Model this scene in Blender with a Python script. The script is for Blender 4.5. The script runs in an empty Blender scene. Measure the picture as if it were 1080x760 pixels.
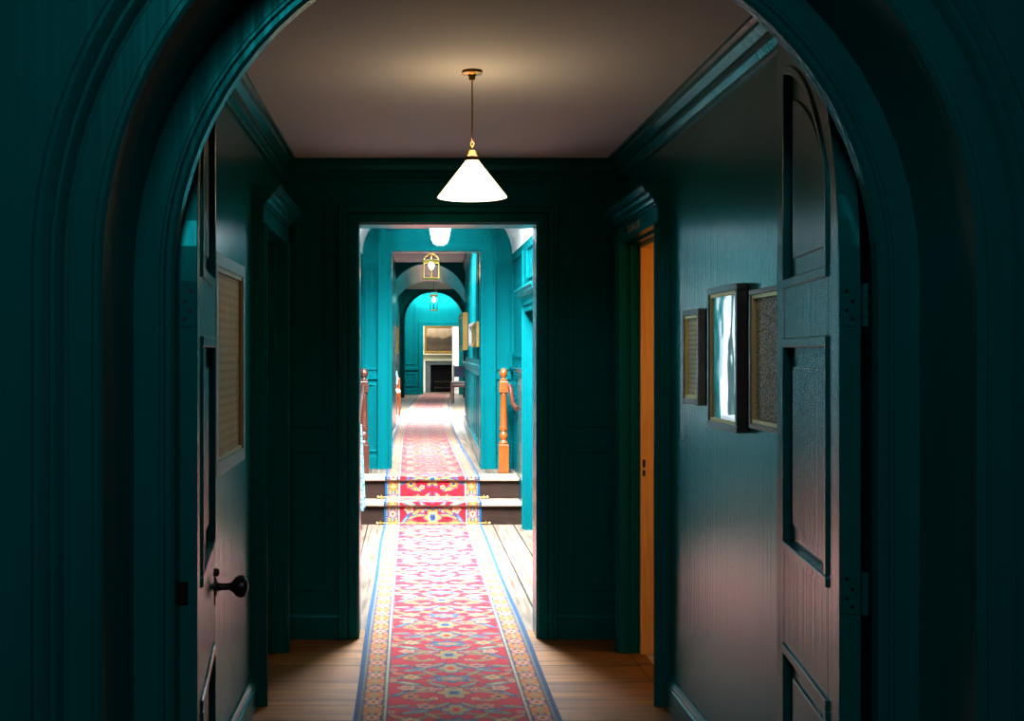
import bpy, bmesh, math, random
import numpy as np
from mathutils import Vector, Matrix
random.seed(7)
sc = bpy.context.scene
COL = sc.collection

# ------------------------------------------------------------------ camera
F = 1200.0; VX, VY = 432.0, 373.0; EYE = 1.479
def X(px, d): return (px - VX) * d / F
def Z(py, d): return EYE + (VY - py) * d / F
cam = bpy.data.cameras.new('camera'); cam.sensor_width = 36; cam.lens = F * 36 / 1080
cam.shift_x = (540 - VX) / 1080; cam.shift_y = -(380 - VY) / 1080
cam.clip_start = 0.05; cam.clip_end = 200
co = bpy.data.objects.new('camera', cam); COL.objects.link(co)
co.location = (0, 0, EYE); co.rotation_euler = (math.pi / 2, 0, 0); sc.camera = co

# ------------------------------------------------------------------ materials
def mat(name, col=(.5, .5, .5), rough=.5, metal=0., spec=.5, coat=0., emis=None, estr=0., bump=None, var=None, scale=(1, 1, 1), tint=(1, 1, 1)):
    m = bpy.data.materials.new(name); m.use_nodes = True
    nt = m.node_tree; b = nt.nodes['Principled BSDF']
    b.inputs['Base Color'].default_value = (*col, 1); b.inputs['Roughness'].default_value = rough
    b.inputs['Metallic'].default_value = metal; b.inputs['Specular IOR Level'].default_value = spec
    b.inputs['Specular Tint'].default_value = (*tint, 1); b.inputs['Coat Weight'].default_value = coat; b.inputs['Coat Roughness'].default_value = .08
    if emis: b.inputs['Emission Color'].default_value = (*emis, 1); b.inputs['Emission Strength'].default_value = estr
    geo = nt.nodes.new('ShaderNodeNewGeometry'); mp = nt.nodes.new('ShaderNodeMapping'); mp.inputs['Scale'].default_value = scale
    nt.links.new(geo.outputs['Position'], mp.inputs['Vector'])
    if var:   # (noise scale, second colour, amount)
        n = nt.nodes.new('ShaderNodeTexNoise'); n.inputs['Scale'].default_value = var[0]; n.inputs['Detail'].default_value = 6
        nt.links.new(mp.outputs[0], n.inputs['Vector'])
        r = nt.nodes.new('ShaderNodeMapRange'); r.inputs[1].default_value = .35; r.inputs[2].default_value = .65; r.inputs[4].default_value = var[2]
        nt.links.new(n.outputs['Fac'], r.inputs[0])
        mx = nt.nodes.new('ShaderNodeMixRGB'); mx.inputs[1].default_value = (*col, 1); mx.inputs[2].default_value = (*var[1], 1)
        nt.links.new(r.outputs[0], mx.inputs[0]); nt.links.new(mx.outputs[0], b.inputs['Base Color'])
    if bump:  # (scale, strength, distance)
        n = nt.nodes.new('ShaderNodeTexNoise'); n.inputs['Scale'].default_value = bump[0]; n.inputs['Detail'].default_value = 1.5
        nt.links.new(mp.outputs[0], n.inputs['Vector'])
        bp = nt.nodes.new('ShaderNodeBump'); bp.inputs['Strength'].default_value = bump[1]; bp.inputs['Distance'].default_value = bump[2]
        nt.links.new(n.outputs['Fac'], bp.inputs['Height']); nt.links.new(bp.outputs[0], b.inputs['Normal'])
    return m

def planks(name, c1, c2, seam, along, width, rough):
    m = bpy.data.materials.new(name); m.use_nodes = True; nt = m.node_tree; b = nt.nodes['Principled BSDF']
    b.inputs['Roughness'].default_value = rough; b.inputs['Specular IOR Level'].default_value = .3
    geo = nt.nodes.new('ShaderNodeNewGeometry'); mp = nt.nodes.new('ShaderNodeMapping')
    nt.links.new(geo.outputs['Position'], mp.inputs['Vector'])
    if along == 'Y': mp.inputs['Rotation'].default_value = (0, 0, math.pi / 2)
    br = nt.nodes.new('ShaderNodeTexBrick'); br.inputs['Scale'].default_value = 1
    br.inputs['Brick Width'].default_value = 2.3; br.inputs['Row Height'].default_value = width
    br.inputs['Mortar Size'].default_value = .006; br.inputs['Mortar Smooth'].default_value = .3; br.offset = .37
    br.inputs['Color1'].default_value = (*c1, 1); br.inputs['Color2'].default_value = (*c2, 1); br.inputs['Mortar'].default_value = (*seam, 1)
    nt.links.new(mp.outputs[0], br.inputs['Vector'])
    m2 = nt.nodes.new('ShaderNodeMapping'); m2.inputs['Scale'].default_value = (1.4, 22, 1) if along == 'X' else (22, 1.4, 1)
    nt.links.new(geo.outputs['Position'], m2.inputs['Vector'])
    n = nt.nodes.new('ShaderNodeTexNoise'); n.inputs['Scale'].default_value = 1.6; n.inputs['Detail'].default_value = 8
    nt.links.new(m2.outputs[0], n.inputs['Vector'])
    r = nt.nodes.new('ShaderNodeValToRGB'); r.color_ramp.elements[0].position = .3; r.color_ramp.elements[0].color = (.35, .3, .27, 1)
    r.color_ramp.elements[1].position = .72; r.color_ramp.elements[1].color = (1.15, 1.15, 1.15, 1)
    nt.links.new(n.outputs['Fac'], r.inputs[0])
    mx = nt.nodes.new('ShaderNodeMixRGB'); mx.blend_type = 'MULTIPLY'; mx.inputs[0].default_value = 1
    nt.links.new(br.outputs['Color'], mx.inputs[1]); nt.links.new(r.outputs[0], mx.inputs[2]); nt.links.new(mx.outputs[0], b.inputs['Base Color'])
    bp = nt.nodes.new('ShaderNodeBump'); bp.inputs['Strength'].default_value = .35; bp.inputs['Distance'].default_value = .004
    iv = nt.nodes.new('ShaderNodeMath'); iv.operation = 'MULTIPLY_ADD'; iv.inputs[1].default_value = -1.5
    nt.links.new(br.outputs['Fac'], iv.inputs[0]); nt.links.new(n.outputs['Fac'], iv.inputs[2])
    nt.links.new(iv.outputs[0], bp.inputs['Height']); nt.links.new(bp.outputs[0], b.inputs['Normal'])
    return m

def glassm(name, tint=(1, 1, 1), ior=1.5):
    m = bpy.data.materials.new(name); m.use_nodes = True; nt = m.node_tree
    nt.nodes.remove(nt.nodes['Principled BSDF']); out = nt.nodes['Material Output']
    t = nt.nodes.new('ShaderNodeBsdfTransparent'); t.inputs[0].default_value = (*tint, 1)
    g = nt.nodes.new('ShaderNodeBsdfGlossy'); g.inputs['Roughness'].default_value = .015
    n = nt.nodes.new('ShaderNodeTexNoise'); n.inputs['Scale'].default_value = 3.5
    geo = nt.nodes.new('ShaderNodeNewGeometry'); nt.links.new(geo.outputs['Position'], n.inputs['Vector'])
    bp = nt.nodes.new('ShaderNodeBump'); bp.inputs['Strength'].default_value = .25; bp.inputs['Distance'].default_value = .006
    nt.links.new(n.outputs['Fac'], bp.inputs['Height']); nt.links.new(bp.outputs[0], g.inputs['Normal'])
    fr = nt.nodes.new('ShaderNodeFresnel'); fr.inputs[0].default_value = ior
    mx = nt.nodes.new('ShaderNodeMixShader'); sb = nt.nodes.new('ShaderNodeMath'); sb.operation = 'SUBTRACT'; sb.inputs[0].default_value = 1; nt.links.new(geo.outputs['Backfacing'], sb.inputs[1])
    mm = nt.nodes.new('ShaderNodeMath'); mm.operation = 'MULTIPLY'; nt.links.new(fr.outputs[0], mm.inputs[0]); nt.links.new(sb.outputs[0], mm.inputs[1]); nt.links.new(mm.outputs[0], mx.inputs[0])
    nt.links.new(t.outputs[0], mx.inputs[1]); nt.links.new(g.outputs[0], mx.inputs[2]); nt.links.new(mx.outputs[0], out.inputs[0])
    return m

def art(name, kind):
    """procedural picture faces (object coordinates, metres)"""
    m = bpy.data.materials.new(name); m.use_nodes = True; nt = m.node_tree; b = nt.nodes['Principled BSDF']; b.inputs['Roughness'].default_value = .55
    geo = nt.nodes.new('ShaderNodeNewGeometry'); mp = nt.nodes.new('ShaderNodeMapping'); nt.links.new(geo.outputs['Position'], mp.inputs['Vector'])
    ramp = nt.nodes.new('ShaderNodeValToRGB'); cr = ramp.color_ramp
    if kind in ('page', 'sampler'):
        mp.inputs['Scale'].default_value = (0, 90, 55) if kind == 'page' else (0, 60, 34)
        sep = nt.nodes.new('ShaderNodeSeparateXYZ'); nt.links.new(mp.outputs[0], sep.inputs[0])
        fl = nt.nodes.new('ShaderNodeMath'); fl.operation = 'FRACT'; nt.links.new(sep.outputs[2], fl.inputs[0])
        lt = nt.nodes.new('ShaderNodeMath'); lt.operation = 'LESS_THAN'; lt.inputs[1].default_value = .45; nt.links.new(fl.outputs[0], lt.inputs[0])
        n = nt.nodes.new('ShaderNodeTexNoise'); n.inputs['Scale'].default_value = 2.2; n.inputs['Detail'].default_value = 2; nt.links.new(mp.outputs[0], n.inputs['Vector'])
        mu = nt.nodes.new('ShaderNodeMath'); mu.operation = 'MULTIPLY'; nt.links.new(lt.outputs[0], mu.inputs[0]); nt.links.new(n.outputs['Fac'], mu.inputs[1])
        nt.links.new(mu.outputs[0], ramp.inputs[0])
        a, c = ((.66, .72, .56), (.30, .35, .28)) if kind == 'page' else ((.56, .42, .19), (.36, .27, .12))
        cr.elements[0].position = .3; cr.elements[0].color = (*a, 1); cr.elements[1].position = .62; cr.elements[1].color = (*c, 1)
    elif kind == 'speckle':
        n = nt.nodes.new('ShaderNodeTexVoronoi'); n.inputs['Scale'].default_value = 130; nt.links.new(geo.outputs['Position'], n.inputs['Vector'])
        nt.links.new(n.outputs['Distance'], ramp.inputs[0])
        cr.elements[0].position = .2; cr.elements[0].color = (.50, .47, .40, 1); cr.elements[1].position = .62; cr.elements[1].color = (.05, .05, .04, 1)
    elif kind == 'dusk':
        n = nt.nodes.new('ShaderNodeTexNoise'); n.inputs['Scale'].default_value = 9; n.inputs['Detail'].default_value = 6; nt.links.new(geo.outputs['Position'], n.inputs['Vector'])
        nt.links.new(n.outputs['Fac'], ramp.inputs[0])
        cr.elements[0].position = .35; cr.elements[0].color = (.02, .13, .16, 1); cr.elements[1].position = .7; cr.elements[1].color = (.16, .20, .17, 1)
    elif kind == 'land':   # landscape: pale sky, dark hill, brown ground
        sep = nt.nodes.new('ShaderNodeSeparateXYZ'); nt.links.new(geo.outputs['Position'], sep.inputs[0])
        n = nt.nodes.new('ShaderNodeTexNoise'); n.inputs['Scale'].default_value = 7; n.inputs['Detail'].default_value = 5; nt.links.new(geo.outputs['Position'], n.inputs['Vector'])
        ad = nt.nodes.new('ShaderNodeMath'); ad.operation = 'MULTIPLY_ADD'; ad.inputs[1].default_value = .28; nt.links.new(n.outputs['Fac'], ad.inputs[0]); nt.links.new(sep.outputs[2], ad.inputs[2])
        r = nt.nodes.new('ShaderNodeMapRange'); r.inputs[1].default_value = 1.65; r.inputs[2].default_value = 2.38; nt.links.new(ad.outputs[0], r.inputs[0])
        nt.links.new(r.outputs[0], ramp.inputs[0])
        cr.elements[0].position = 0; cr.elements[0].color = (.035, .018, .008, 1); cr.elements[1].position = 1; cr.elements[1].color = (.40, .30, .20, 1)
        for p, c in ((.22, (.07, .04, .018)), (.34, (.03, .018, .008)), (.58, (.045, .03, .014)), (.66, (.22, .15, .085))):
            e = cr.elements.new(p); e.color = (*c, 1)
    nt.links.new(ramp.outputs[0], b.inputs['Base Color'])
    return m

TEAL = (.0008, .075, .081)
M = {}
M['teal'] = mat('teal_gloss_paint', TEAL, .26, spec=.6, bump=(9, .55, .0016), var=(1.2, (.0008, .062, .068), .7), scale=(5, 5, .03), tint=(.01, .75, .80))
M['ceil'] = mat('ceiling_plaster', (.50, .54, .59), .8, bump=(30, .05, .002))
M['white'] = mat('white_plaster', (.80, .82, .82), .6)
M['whitepaint'] = mat('white_gloss_paint', (.82, .82, .80), .35)
M['cream'] = mat('cream_plaster', (.74, .68, .52), .6)
M['fl_x'] = planks('boards_across', (.27, .112, .014), (.155, .060, .008), (.010, .004, .002), 'X', .27, .5)
M['fl_y'] = planks('boards_along', (.19, .14, .10), (.13, .095, .065), (.02, .014, .009), 'Y', .18, .38)
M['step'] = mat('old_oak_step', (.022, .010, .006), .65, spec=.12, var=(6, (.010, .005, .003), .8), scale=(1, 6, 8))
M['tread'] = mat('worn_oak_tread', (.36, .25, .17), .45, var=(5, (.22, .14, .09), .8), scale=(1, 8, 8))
M['oak'] = mat('varnished_oak', (.25, .046, .002), .35, coat=.2, var=(14, (.16, .028, .002), .8), scale=(6, 6, .6))
M['mahog'] = mat('mahogany', (.07, .017, .008), .3, coat=.25, var=(14, (.035, .008, .004), .8), scale=(6, 6, .6))
M['pine'] = mat('bare_pine', (.78, .44, .12), .5, var=(10, (.60, .30, .07), .7), scale=(8, 8, .5))
M['brass'] = mat('brass', (.70, .44, .12), .28, 1.)
M['brassold'] = mat('aged_brass', (.30, .17, .05), .35, 1.)
M['iron'] = mat('black_iron', (.012, .011, .010), .35, .6)
M['frame_dark'] = mat('dark_frame_wood', (.035, .028, .028), .35)
M['frame_grey'] = mat('grey_brown_frame_wood', (.16, .13, .125), .4, var=(20, (.10, .08, .08), .7))
M['gilt'] = mat('gilt', (.26, .15, .025), .45, .5)
M['giltslip'] = mat('gilt_slip', (.62, .50, .20), .4, .4)
M['glass'] = glassm('picture_glass', ior=1.4)
M['lglass'] = glassm('lantern_glass', (.93, .95, .95))
M['bulb'] = mat('lit_bulb', (1, .9, .7), .3, emis=(1, .78, .45), estr=14)
M['opal'] = mat('opal_glass_shade', (.92, .86, .72), .25, emis=(1, .74, .40), estr=4.0)
M['opalin'] = mat('opal_inside', (.92, .90, .84), .3, emis=(1, .84, .58), estr=3.2)
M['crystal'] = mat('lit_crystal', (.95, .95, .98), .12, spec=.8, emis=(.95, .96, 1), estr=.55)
M['slate'] = mat('grey_slate', (.09, .11, .12), .35, var=(6, (.05, .065, .07), .8))
M['soot'] = mat('soot', (.003, .003, .003), .95, spec=.05)
M['seatdark'] = mat('dark_leather', (.035, .022, .025), .4)
M['seatnavy'] = mat('navy_cloth', (.02, .03, .09), .7)
M['seatblue'] = mat('pale_blue_cloth', (.12, .42, .52), .7)
M['seatwhite'] = mat('white_cloth', (.75, .72, .66), .8)
M['redcarpet'] = mat('red_carpet', (.25, .015, .015), .9, var=(40, (.12, .01, .02), .8))
M['fringe'] = mat('cream_fringe', (.55, .48, .36), .9)
M['lampcream'] = mat('side_room_paint', (.75, .60, .38), .6)
M['letter'] = mat('gilt_lettering', (.45, .36, .16), .4, .3)
M['page'] = art('handwritten_page', 'page'); M['sampler'] = art('brown_manuscript', 'sampler'); M['speckle'] = art('speckled_textile', 'speckle')
M['dusk'] = art('dim_watercolour', 'dusk'); M['land'] = art('landscape_oil', 'land')
# patterned cloth
def clothm():
    m = bpy.data.materials.new('patterned_cloth'); m.use_nodes = True; nt = m.node_tree; b = nt.nodes['Principled BSDF']; b.inputs['Roughness'].default_value = .85
    geo = nt.nodes.new('ShaderNodeNewGeometry'); v = nt.nodes.new('ShaderNodeTexVoronoi'); v.inputs['Scale'].default_value = 26; nt.links.new(geo.outputs['Position'], v.inputs['Vector'])
    r = nt.nodes.new('ShaderNodeValToRGB'); r.color_ramp.interpolation = 'CONSTANT'
    r.color_ramp.elements[0].color = (.010, .07, .11, 1); r.color_ramp.elements[1].position = .36; r.color_ramp.elements[1].color = (.16, .28, .29, 1)
    e = r.color_ramp.elements.new(.62); e.color = (.02, .12, .12, 1)
    nt.links.new(v.outputs['Distance'], r.inputs[0]); nt.links.new(r.outputs[0], b.inputs['Base Color'])
    return m
M['cloth'] = clothm()

# ------------------------------------------------------------------ mesh builder
ORG = {}
class MB:
    def __init__(s): s.v = []; s.f = []; s.xf = None
    def add(s, vs, fs):
        o = len(s.v)
        if s.xf: vs = [s.xf(*p) for p in vs]
        s.v += [tuple(p) for p in vs]; s.f += [tuple(i + o for i in f) for f in fs]; return s
    def box(s, x0, x1, y0, y1, z0, z1):
        return s.add([(x0, y0, z0), (x1, y0, z0), (x1, y1, z0), (x0, y1, z0), (x0, y0, z1), (x1, y0, z1), (x1, y1, z1), (x0, y1, z1)],
                     [(0, 3, 2, 1), (4, 5, 6, 7), (0, 1, 5, 4), (1, 2, 6, 5), (2, 3, 7, 6), (3, 0, 4, 7)])
    def prism(s, poly, vec):
        n = len(poly); vx, vy, vz = vec
        return s.add(list(poly) + [(a + vx, b + vy, c + vz) for a, b, c in poly],
                     [tuple(range(n)), tuple(range(2 * n - 1, n - 1, -1))] + [(i, (i + 1) % n, (i + 1) % n + n, i + n) for i in range(n)])
    def lathe(s, c, prof, n=20, axis=None):
        """prof: (radius, height along axis)"""
        ax = Vector(axis or (0, 0, 1)).normalized(); u = ax.orthogonal().normalized(); w = ax.cross(u); c = Vector(c); vs = []; fs = []
        for r, h in prof:
            for k in range(n):
                a = 2 * math.pi * k / n
                vs.append(tuple(c + ax * h + (u * math.cos(a) + w * math.sin(a)) * max(r, 1e-4)))
        for i in range(len(prof) - 1):
            for k in range(n):
                fs.append((i * n + k, i * n + (k + 1) % n, (i + 1) * n + (k + 1) % n, (i + 1) * n + k))
        fs.append(tuple(range(n - 1, -1, -1))); fs.append(tuple(range((len(prof) - 1) * n, len(prof) * n)))
        return s.add(vs, fs)
    def tube(s, pts, r, n=10):
        pts = [Vector(p) for p in pts]; vs = []; fs = []; u = None
        rs = r if isinstance(r, (list, tuple)) else [r] * len(pts)
        for i, p in enumerate(pts):
            t = (pts[min(i + 1, len(pts) - 1)] - pts[max(i - 1, 0)]).normalized()
            u = t.orthogonal().normalized() if u is None else (u - t * u.dot(t)).normalized()
            w = t.cross(u)
            for k in range(n):
                a = 2 * math.pi * k / n; vs.append(tuple(p + (u * math.cos(a) + w * math.sin(a)) * rs[i]))
        for i in range(len(pts) - 1):
            for k in range(n): fs.append((i * n + k, i * n + (k + 1) % n, (i + 1) * n + (k + 1) % n, (i + 1) * n + k))
        fs.append(tuple(range(n - 1, -1, -1))); fs.append(tuple(range((len(pts) - 1) * n, len(pts) * n)))
        return s.add(vs, fs)
    def loft(s, rows, closed=False):
        n = len(rows[0]); vs = [p for r in rows for p in r]; fs = []
        for i in range(len(rows) - 1):
            for k in range(n if closed else n - 1): fs.append((i * n + k, i * n + (k + 1) % n, (i + 1) * n + (k + 1) % n, (i + 1) * n + k))
        return s.add(vs, fs)
    def build(s, name, m, parent=None, smooth=False, bevel=0., recalc=True, **props):
        xs = [p[0] for p in s.v]; ys = [p[1] for p in s.v]; zs = [p[2] for p in s.v]
        o = Vector(((min(xs) + max(xs)) / 2, (min(ys) + max(ys)) / 2, min(zs)))
        me = bpy.data.meshes.new(name); me.from_pydata([(a - o.x, b - o.y, c - o.z) for a, b, c in s.v], [], s.f); me.update()
        if recalc:
            bm = bmesh.new(); bm.from_mesh(me); bmesh.ops.recalc_face_normals(bm, faces=bm.faces); bm.to_mesh(me); bm.free()
        me.materials.append(M[m] if isinstance(m, str) else m)
        if smooth:
            for p in me.polygons: p.use_smooth = True
            me.set_sharp_from_angle(angle=math.radians(38))
        ob = bpy.data.objects.new(name, me); COL.objects.link(ob); ORG[ob.name] = o
        if parent is not None: ob.parent = parent; ob.location = o - ORG[parent.name]
        else: ob.location = o
        if bevel:
            bv = ob.modifiers.new('bevel', 'BEVEL'); bv.width = bevel; bv.segments = 2; bv.limit_method = 'ANGLE'
        for k, v in props.items(): ob[k] = v
        return ob
def thing(name, loc, label, cat, group=None, kind=None):
    o = bpy.data.objects.new(name, None); COL.objects.link(o); o.location = loc; ORG[o.name] = Vector(loc); o.empty_display_size = .1
    o['label'] = label; o['category'] = cat
    if group: o['group'] = group
    if kind: o['kind'] = kind
    return o
def struct(mb, name, m, label, cat, **k):
    o = mb.build(name, m, None, **k); o['kind'] = 'structure'; o['label'] = label; o['category'] = cat; return o

def arc(cx, zc, r, z0, n=28):
    """path up the left jamb, round the arch and down the right jamb (x, z)"""
    return [(cx - r, z0)] + [(cx - r * math.cos(math.pi * i / n), zc + r * math.sin(math.pi * i / n)) for i in range(n + 1)] + [(cx + r, z0)]
def arch_wall(x0, x1, z0, z1, ya, yb, A, B=None, n=28):
    """a wall between ya and yb with an arched opening A=(cx,zc,r) in front, B behind"""
    B = B or A; mb = MB()
    for y, (cx, zc, r), flip in ((ya, A, 0), (yb, B, 1)):
        p = arc(cx, zc, r, z0, n)
        mb.add([(x0, y, z0), (p[0][0], y, z0), (p[1][0], y, p[1][1]), (p[1][0], y, z1), (x0, y, z1)], [(0, 1, 2, 3, 4)])
        mb.add([(x1, y, z0), (p[-1][0], y, z0), (p[-2][0], y, p[-2][1]), (p[-2][0], y, z1), (x1, y, z1)], [(4, 3, 2, 1, 0)])
        for i in range(1, n + 1):
            a, b = p[i], p[i + 1]
            mb.add([(a[0], y, a[1]), (b[0], y, b[1]), (b[0], y, z1), (a[0], y, z1)], [(0, 1, 2, 3)])
    pa, pb = arc(*A, z0, n), arc(*B, z0, n)
    mb.loft([[(x, ya, z) for x, z in pa], [(x, yb, z) for x, z in pb]])
    mb.add([(x0, ya, z0), (x0, yb, z0), (x0, yb, z1), (x0, ya, z1)], [(0, 1, 2, 3)])
    mb.add([(x1, ya, z0), (x1, yb, z0), (x1, yb, z1), (x1, ya, z1)], [(3, 2, 1, 0)])
    mb.add([(x0, ya, z1), (x1, ya, z1), (x1, yb, z1), (x0, yb, z1)], [(0, 1, 2, 3)])
    return mb
def arch_sweep(mb, cx, zc, prof, z0, n=40):
    """closed moulding profile [(r, y)] carried round the arch"""
    paths = [arc(cx, zc, r, z0, n) for r, y in prof]
    rows = [[(paths[j][i][0], prof[j][1], paths[j][i][1]) for j in range(len(prof))] for i in range(len(paths[0]))]
    mb.loft(rows, closed=True); return mb
def hole_wall_x(mb, x0, x1, ya, yb, z0, z1, holes):
    """wall along Y (thickness x0..x1) with rectangular holes (y0,y1,z0,z1)"""
    y = ya
    for a, b, c, d in sorted(holes):
        mb.box(x0, x1, y, a, z0, z1)
        if c > z0: mb.box(x0, x1, a, b, z0, c)
        mb.box(x0, x1, a, b, d, z1); y = b
    mb.box(x0, x1, y, yb, z0, z1); return mb
def rect_frame_y(mb, x0, x1, z0, z1, y, w, t):
    """raised rectangular panel moulding on a wall facing -Y"""
    for a, b, c, d in ((x0, x1, z0, z0 + w), (x0, x1, z1 - w, z1), (x0, x0 + w, z0 + w, z1 - w), (x1 - w, x1, z0 + w, z1 - w)):
        mb.box(a, b, y - t, y + .001, c, d)
def rect_frame_x(mb, y0, y1, z0, z1, x, w, t):
    for a, b, c, d in ((y0, y1, z0, z0 + w), (y0, y1, z1 - w, z1), (y0, y0 + w, z0 + w, z1 - w), (y1 - w, y1, z0 + w, z1 - w)):
        mb.box(min(x, x + t), max(x, x + t), a, b, c, d)

# ------------------------------------------------------------------ dimensions
XL, XR, CE = -.66, 1.09, 2.485
DF, DR, D0 = 2.177, 2.40, 2.45           # front arch wall, inner ring, corridor start
D1, D1b = 5.917, 6.09                    # wall with the doorway
D2 = 9.86                                # foot of the steps
RISE = .1915; UF = 2 * RISE              # upper floor level
D3 = 10.87                               # framed opening at the top of the steps
BL, BR = -.45, .98                       # bright room side walls
CX, ZC = .247, 1.641                     # arch centre

# ---- floors
struct(MB().box(-2.4, 2.8, -2.6, D0, -.12, 0), 'floor_entry', 'fl_x', 'wide brown floorboards of the room in front of the arch', 'floor')
struct(MB().box(-.9, 1.25, D0, D1b, -.12, 0), 'floor', 'fl_x', 'brown wooden floorboards laid across the dark passage', 'floor')
struct(MB().box(-.9, 1.4, D1b, D2 + .3, -.12, 0), 'floor_landing', 'fl_y', 'greyish floorboards in the bright lobby before the steps', 'floor')
struct(MB().box(-1.4, 2.6, D2 + .55, 34.0, UF - .14, UF), 'floor_gallery', 'fl_y', 'pale worn floorboards of the raised far corridor', 'floor')
# ---- ceilings
struct(MB().box(-.9, 1.3, D0 - .06, D1 + .05, CE, CE + .1), 'ceiling', 'ceil', 'pinkish plaster ceiling above the hanging cone lamp', 'ceiling')
struct(MB().box(-2.4, 2.8, -2.6, DF + .05, 3.1, 3.2), 'ceiling_entry', 'ceil', 'plaster ceiling of the room in front of the arch', 'ceiling')

# ---- entry room walls (behind and beside the camera)
struct(MB().box(-2.5, -2.3, -2.6, DF + .1, 0, 3.1), 'wall_entry_left', 'teal', 'teal side wall left of the arch room', 'wall')
struct(MB().box(2.7, 2.9, -2.6, DF + .1, 0, 3.1), 'wall_entry_right', 'teal', 'teal side wall right of the arch room', 'wall')
mb = MB()
mb.box(-2.4, -.75, -2.8, -2.6, 0, 3.1); mb.box(1.05, 2.8, -2.8, -2.6, 0, 3.1); mb.box(-.75, 1.05, -2.8, -2.6, 0, 1.0); mb.box(-.75, 1.05, -2.8, -2.6, 2.8, 3.1)
struct(mb, 'wall_entry_back', 'teal', 'teal wall with a window behind the viewer', 'wall')
mb = MB()
for a, b, c, d in ((-.75, -.69, 1, 2.8), (.99, 1.05, 1, 2.8), (-.69, .99, 1, 1.06), (-.69, .99, 2.74, 2.8), (-.69, .99, 1.88, 1.92), (.13, .17, 1.06, 2.74)):
    mb.box(a, b, -2.74, -2.68, c, d)
struct(mb, 'window_1', 'whitepaint', 'sash window frame behind the viewer', 'window')

# ---- front arch wall, architrave, inner ring
struct(arch_wall(-2.4, 2.8, 0, 3.1, DF, DR + .02, (CX, ZC, .829)), 'wall_front', 'teal', 'dark teal wall around the large foreground arch', 'wall', smooth=True)
prof = [(.829, DF + .002), (.829, DF - .018), (.836, DF - .026), (.845, DF - .026), (.850, DF - .020), (.893, DF - .020), (.897, DF - .010), (.906, DF - .008), (.910, DF - .020), (.918, DF - .030),
        (.925, DF - .030), (.929, DF - .022), (.933, DF - .030), (.945, DF - .040), (.953, DF - .040), (.957, DF - .034), (.963, DF - .030), (.966, DF - .010), (.966, DF + .002)]
mb = MB(); arch_sweep(mb, CX, ZC, prof, .30)
# plinth blocks under the moulding
for s in (-1, 1):
    a, b = sorted((CX + s * .829, CX + s * .975)); mb.box(a, b, DF - .048, DF + .002, 0, .30)
struct(mb, 'trim_1', 'teal', 'moulded teal architrave running round the foreground arch', 'architrave', smooth=True)
prof = [(.83, DR), (.83, D0), (.752, D0), (.745, D0 - .008), (.745, DR + .010), (.752, DR + .002), (.762, DR + .002), (.766, DR - .005), (.772, DR - .005), (.776, DR)]
mb = MB(); arch_sweep(mb, CX, ZC, prof, 0)
struct(mb, 'trim_2', 'teal', 'plain teal inner ring that frames the arched opening', 'door frame', smooth=True)
# wall return between ring and passage
struct(arch_wall(XL - .2, XR + .2, 0, CE, D0 - .03, D0, (CX, ZC, .80)), 'wall_arch_back', 'teal', 'passage side of the arch wall', 'wall')

# ---- passage walls
LD0, LD1, LDZ = 4.80, 5.62, 2.03          # side door openings (both sides)
mb = hole_wall_x(MB(), XR, XR + .14, D0 - .01, D1 + .02, 0, CE, [(LD0, LD1, 0, LDZ)])
struct(mb, 'wall_right', 'teal', 'glossy teal right wall of the passage with three pictures', 'wall')
mb = hole_wall_x(MB(), XL - .14, XL, D0 - .01, D1 + .02, 0, CE, [(LD0, LD1, 0, LDZ)])
struct(mb, 'wall_left', 'teal', 'glossy teal left wall of the passage with one picture', 'wall')
DX0, DX1, DZ = X(379, D1), X(565.5, D1), 2.15
mb = MB(); mb.box(XL - .1, DX0 - .03, D1, D1b, 0, CE + .6); mb.box(DX1 + .03, XR + .1, D1, D1b, 0, CE + .6); mb.box(DX0 - .03, DX1 + .03, D1, D1b, DZ + .03, CE + .6)
struct(mb, 'wall_back', 'teal', 'dark teal end wall of the passage round the doorway', 'wall')
# door case of the middle doorway
mb = MB()
mb.box(DX0 - .03, DX0, D1 - .005, D1b + .005, 0, DZ); mb.box(DX1, DX1 + .03, D1 - .005, D1b + .005, 0, DZ); mb.box(DX0 - .03, DX1 + .03, D1 - .005, D1b + .005, DZ, DZ + .03)
for y0, s in ((D1, -1), (D1b, 1)):
    for w0, w1, t in ((.008, .055, .018), (.055, .062, .010), (.062, .092, .030), (.092, .105, .042)):
        a, b = (y0 - t, y0) if s < 0 else (y0, y0 + t)
        mb.box(DX0 - w1, DX0 - w0, a, b, 0, DZ + w1); mb.box(DX1 + w0, DX1 + w1, a, b, 0, DZ + w1); mb.box(DX0 - w0, DX1 + w0, a, b, DZ + w0, DZ + w1)
struct(mb, 'door_1', 'teal', 'moulded teal door case of the doorway leading to the bright lobby', 'door frame', bevel=.003)
# panel mouldings either side of the doorway
mb = MB()
rect_frame_y(mb, DX1 + .16, XR - .05, .25, 1.0, D1, .03, .012); rect_frame_y(mb, DX1 + .16, XR - .05, 1.1, 2.3, D1, .03, .012)
rect_frame_y(mb, XL + .05, DX0 - .15, .25, 1.0, D1, .03, .012); rect_frame_y(mb, XL + .05, DX0 - .15, 1.1, 2.3, D1, .03, .012)
struct(mb, 'trim_3', 'teal', 'wall panel mouldings beside the middle doorway', 'panelling', bevel=.003)

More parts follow.
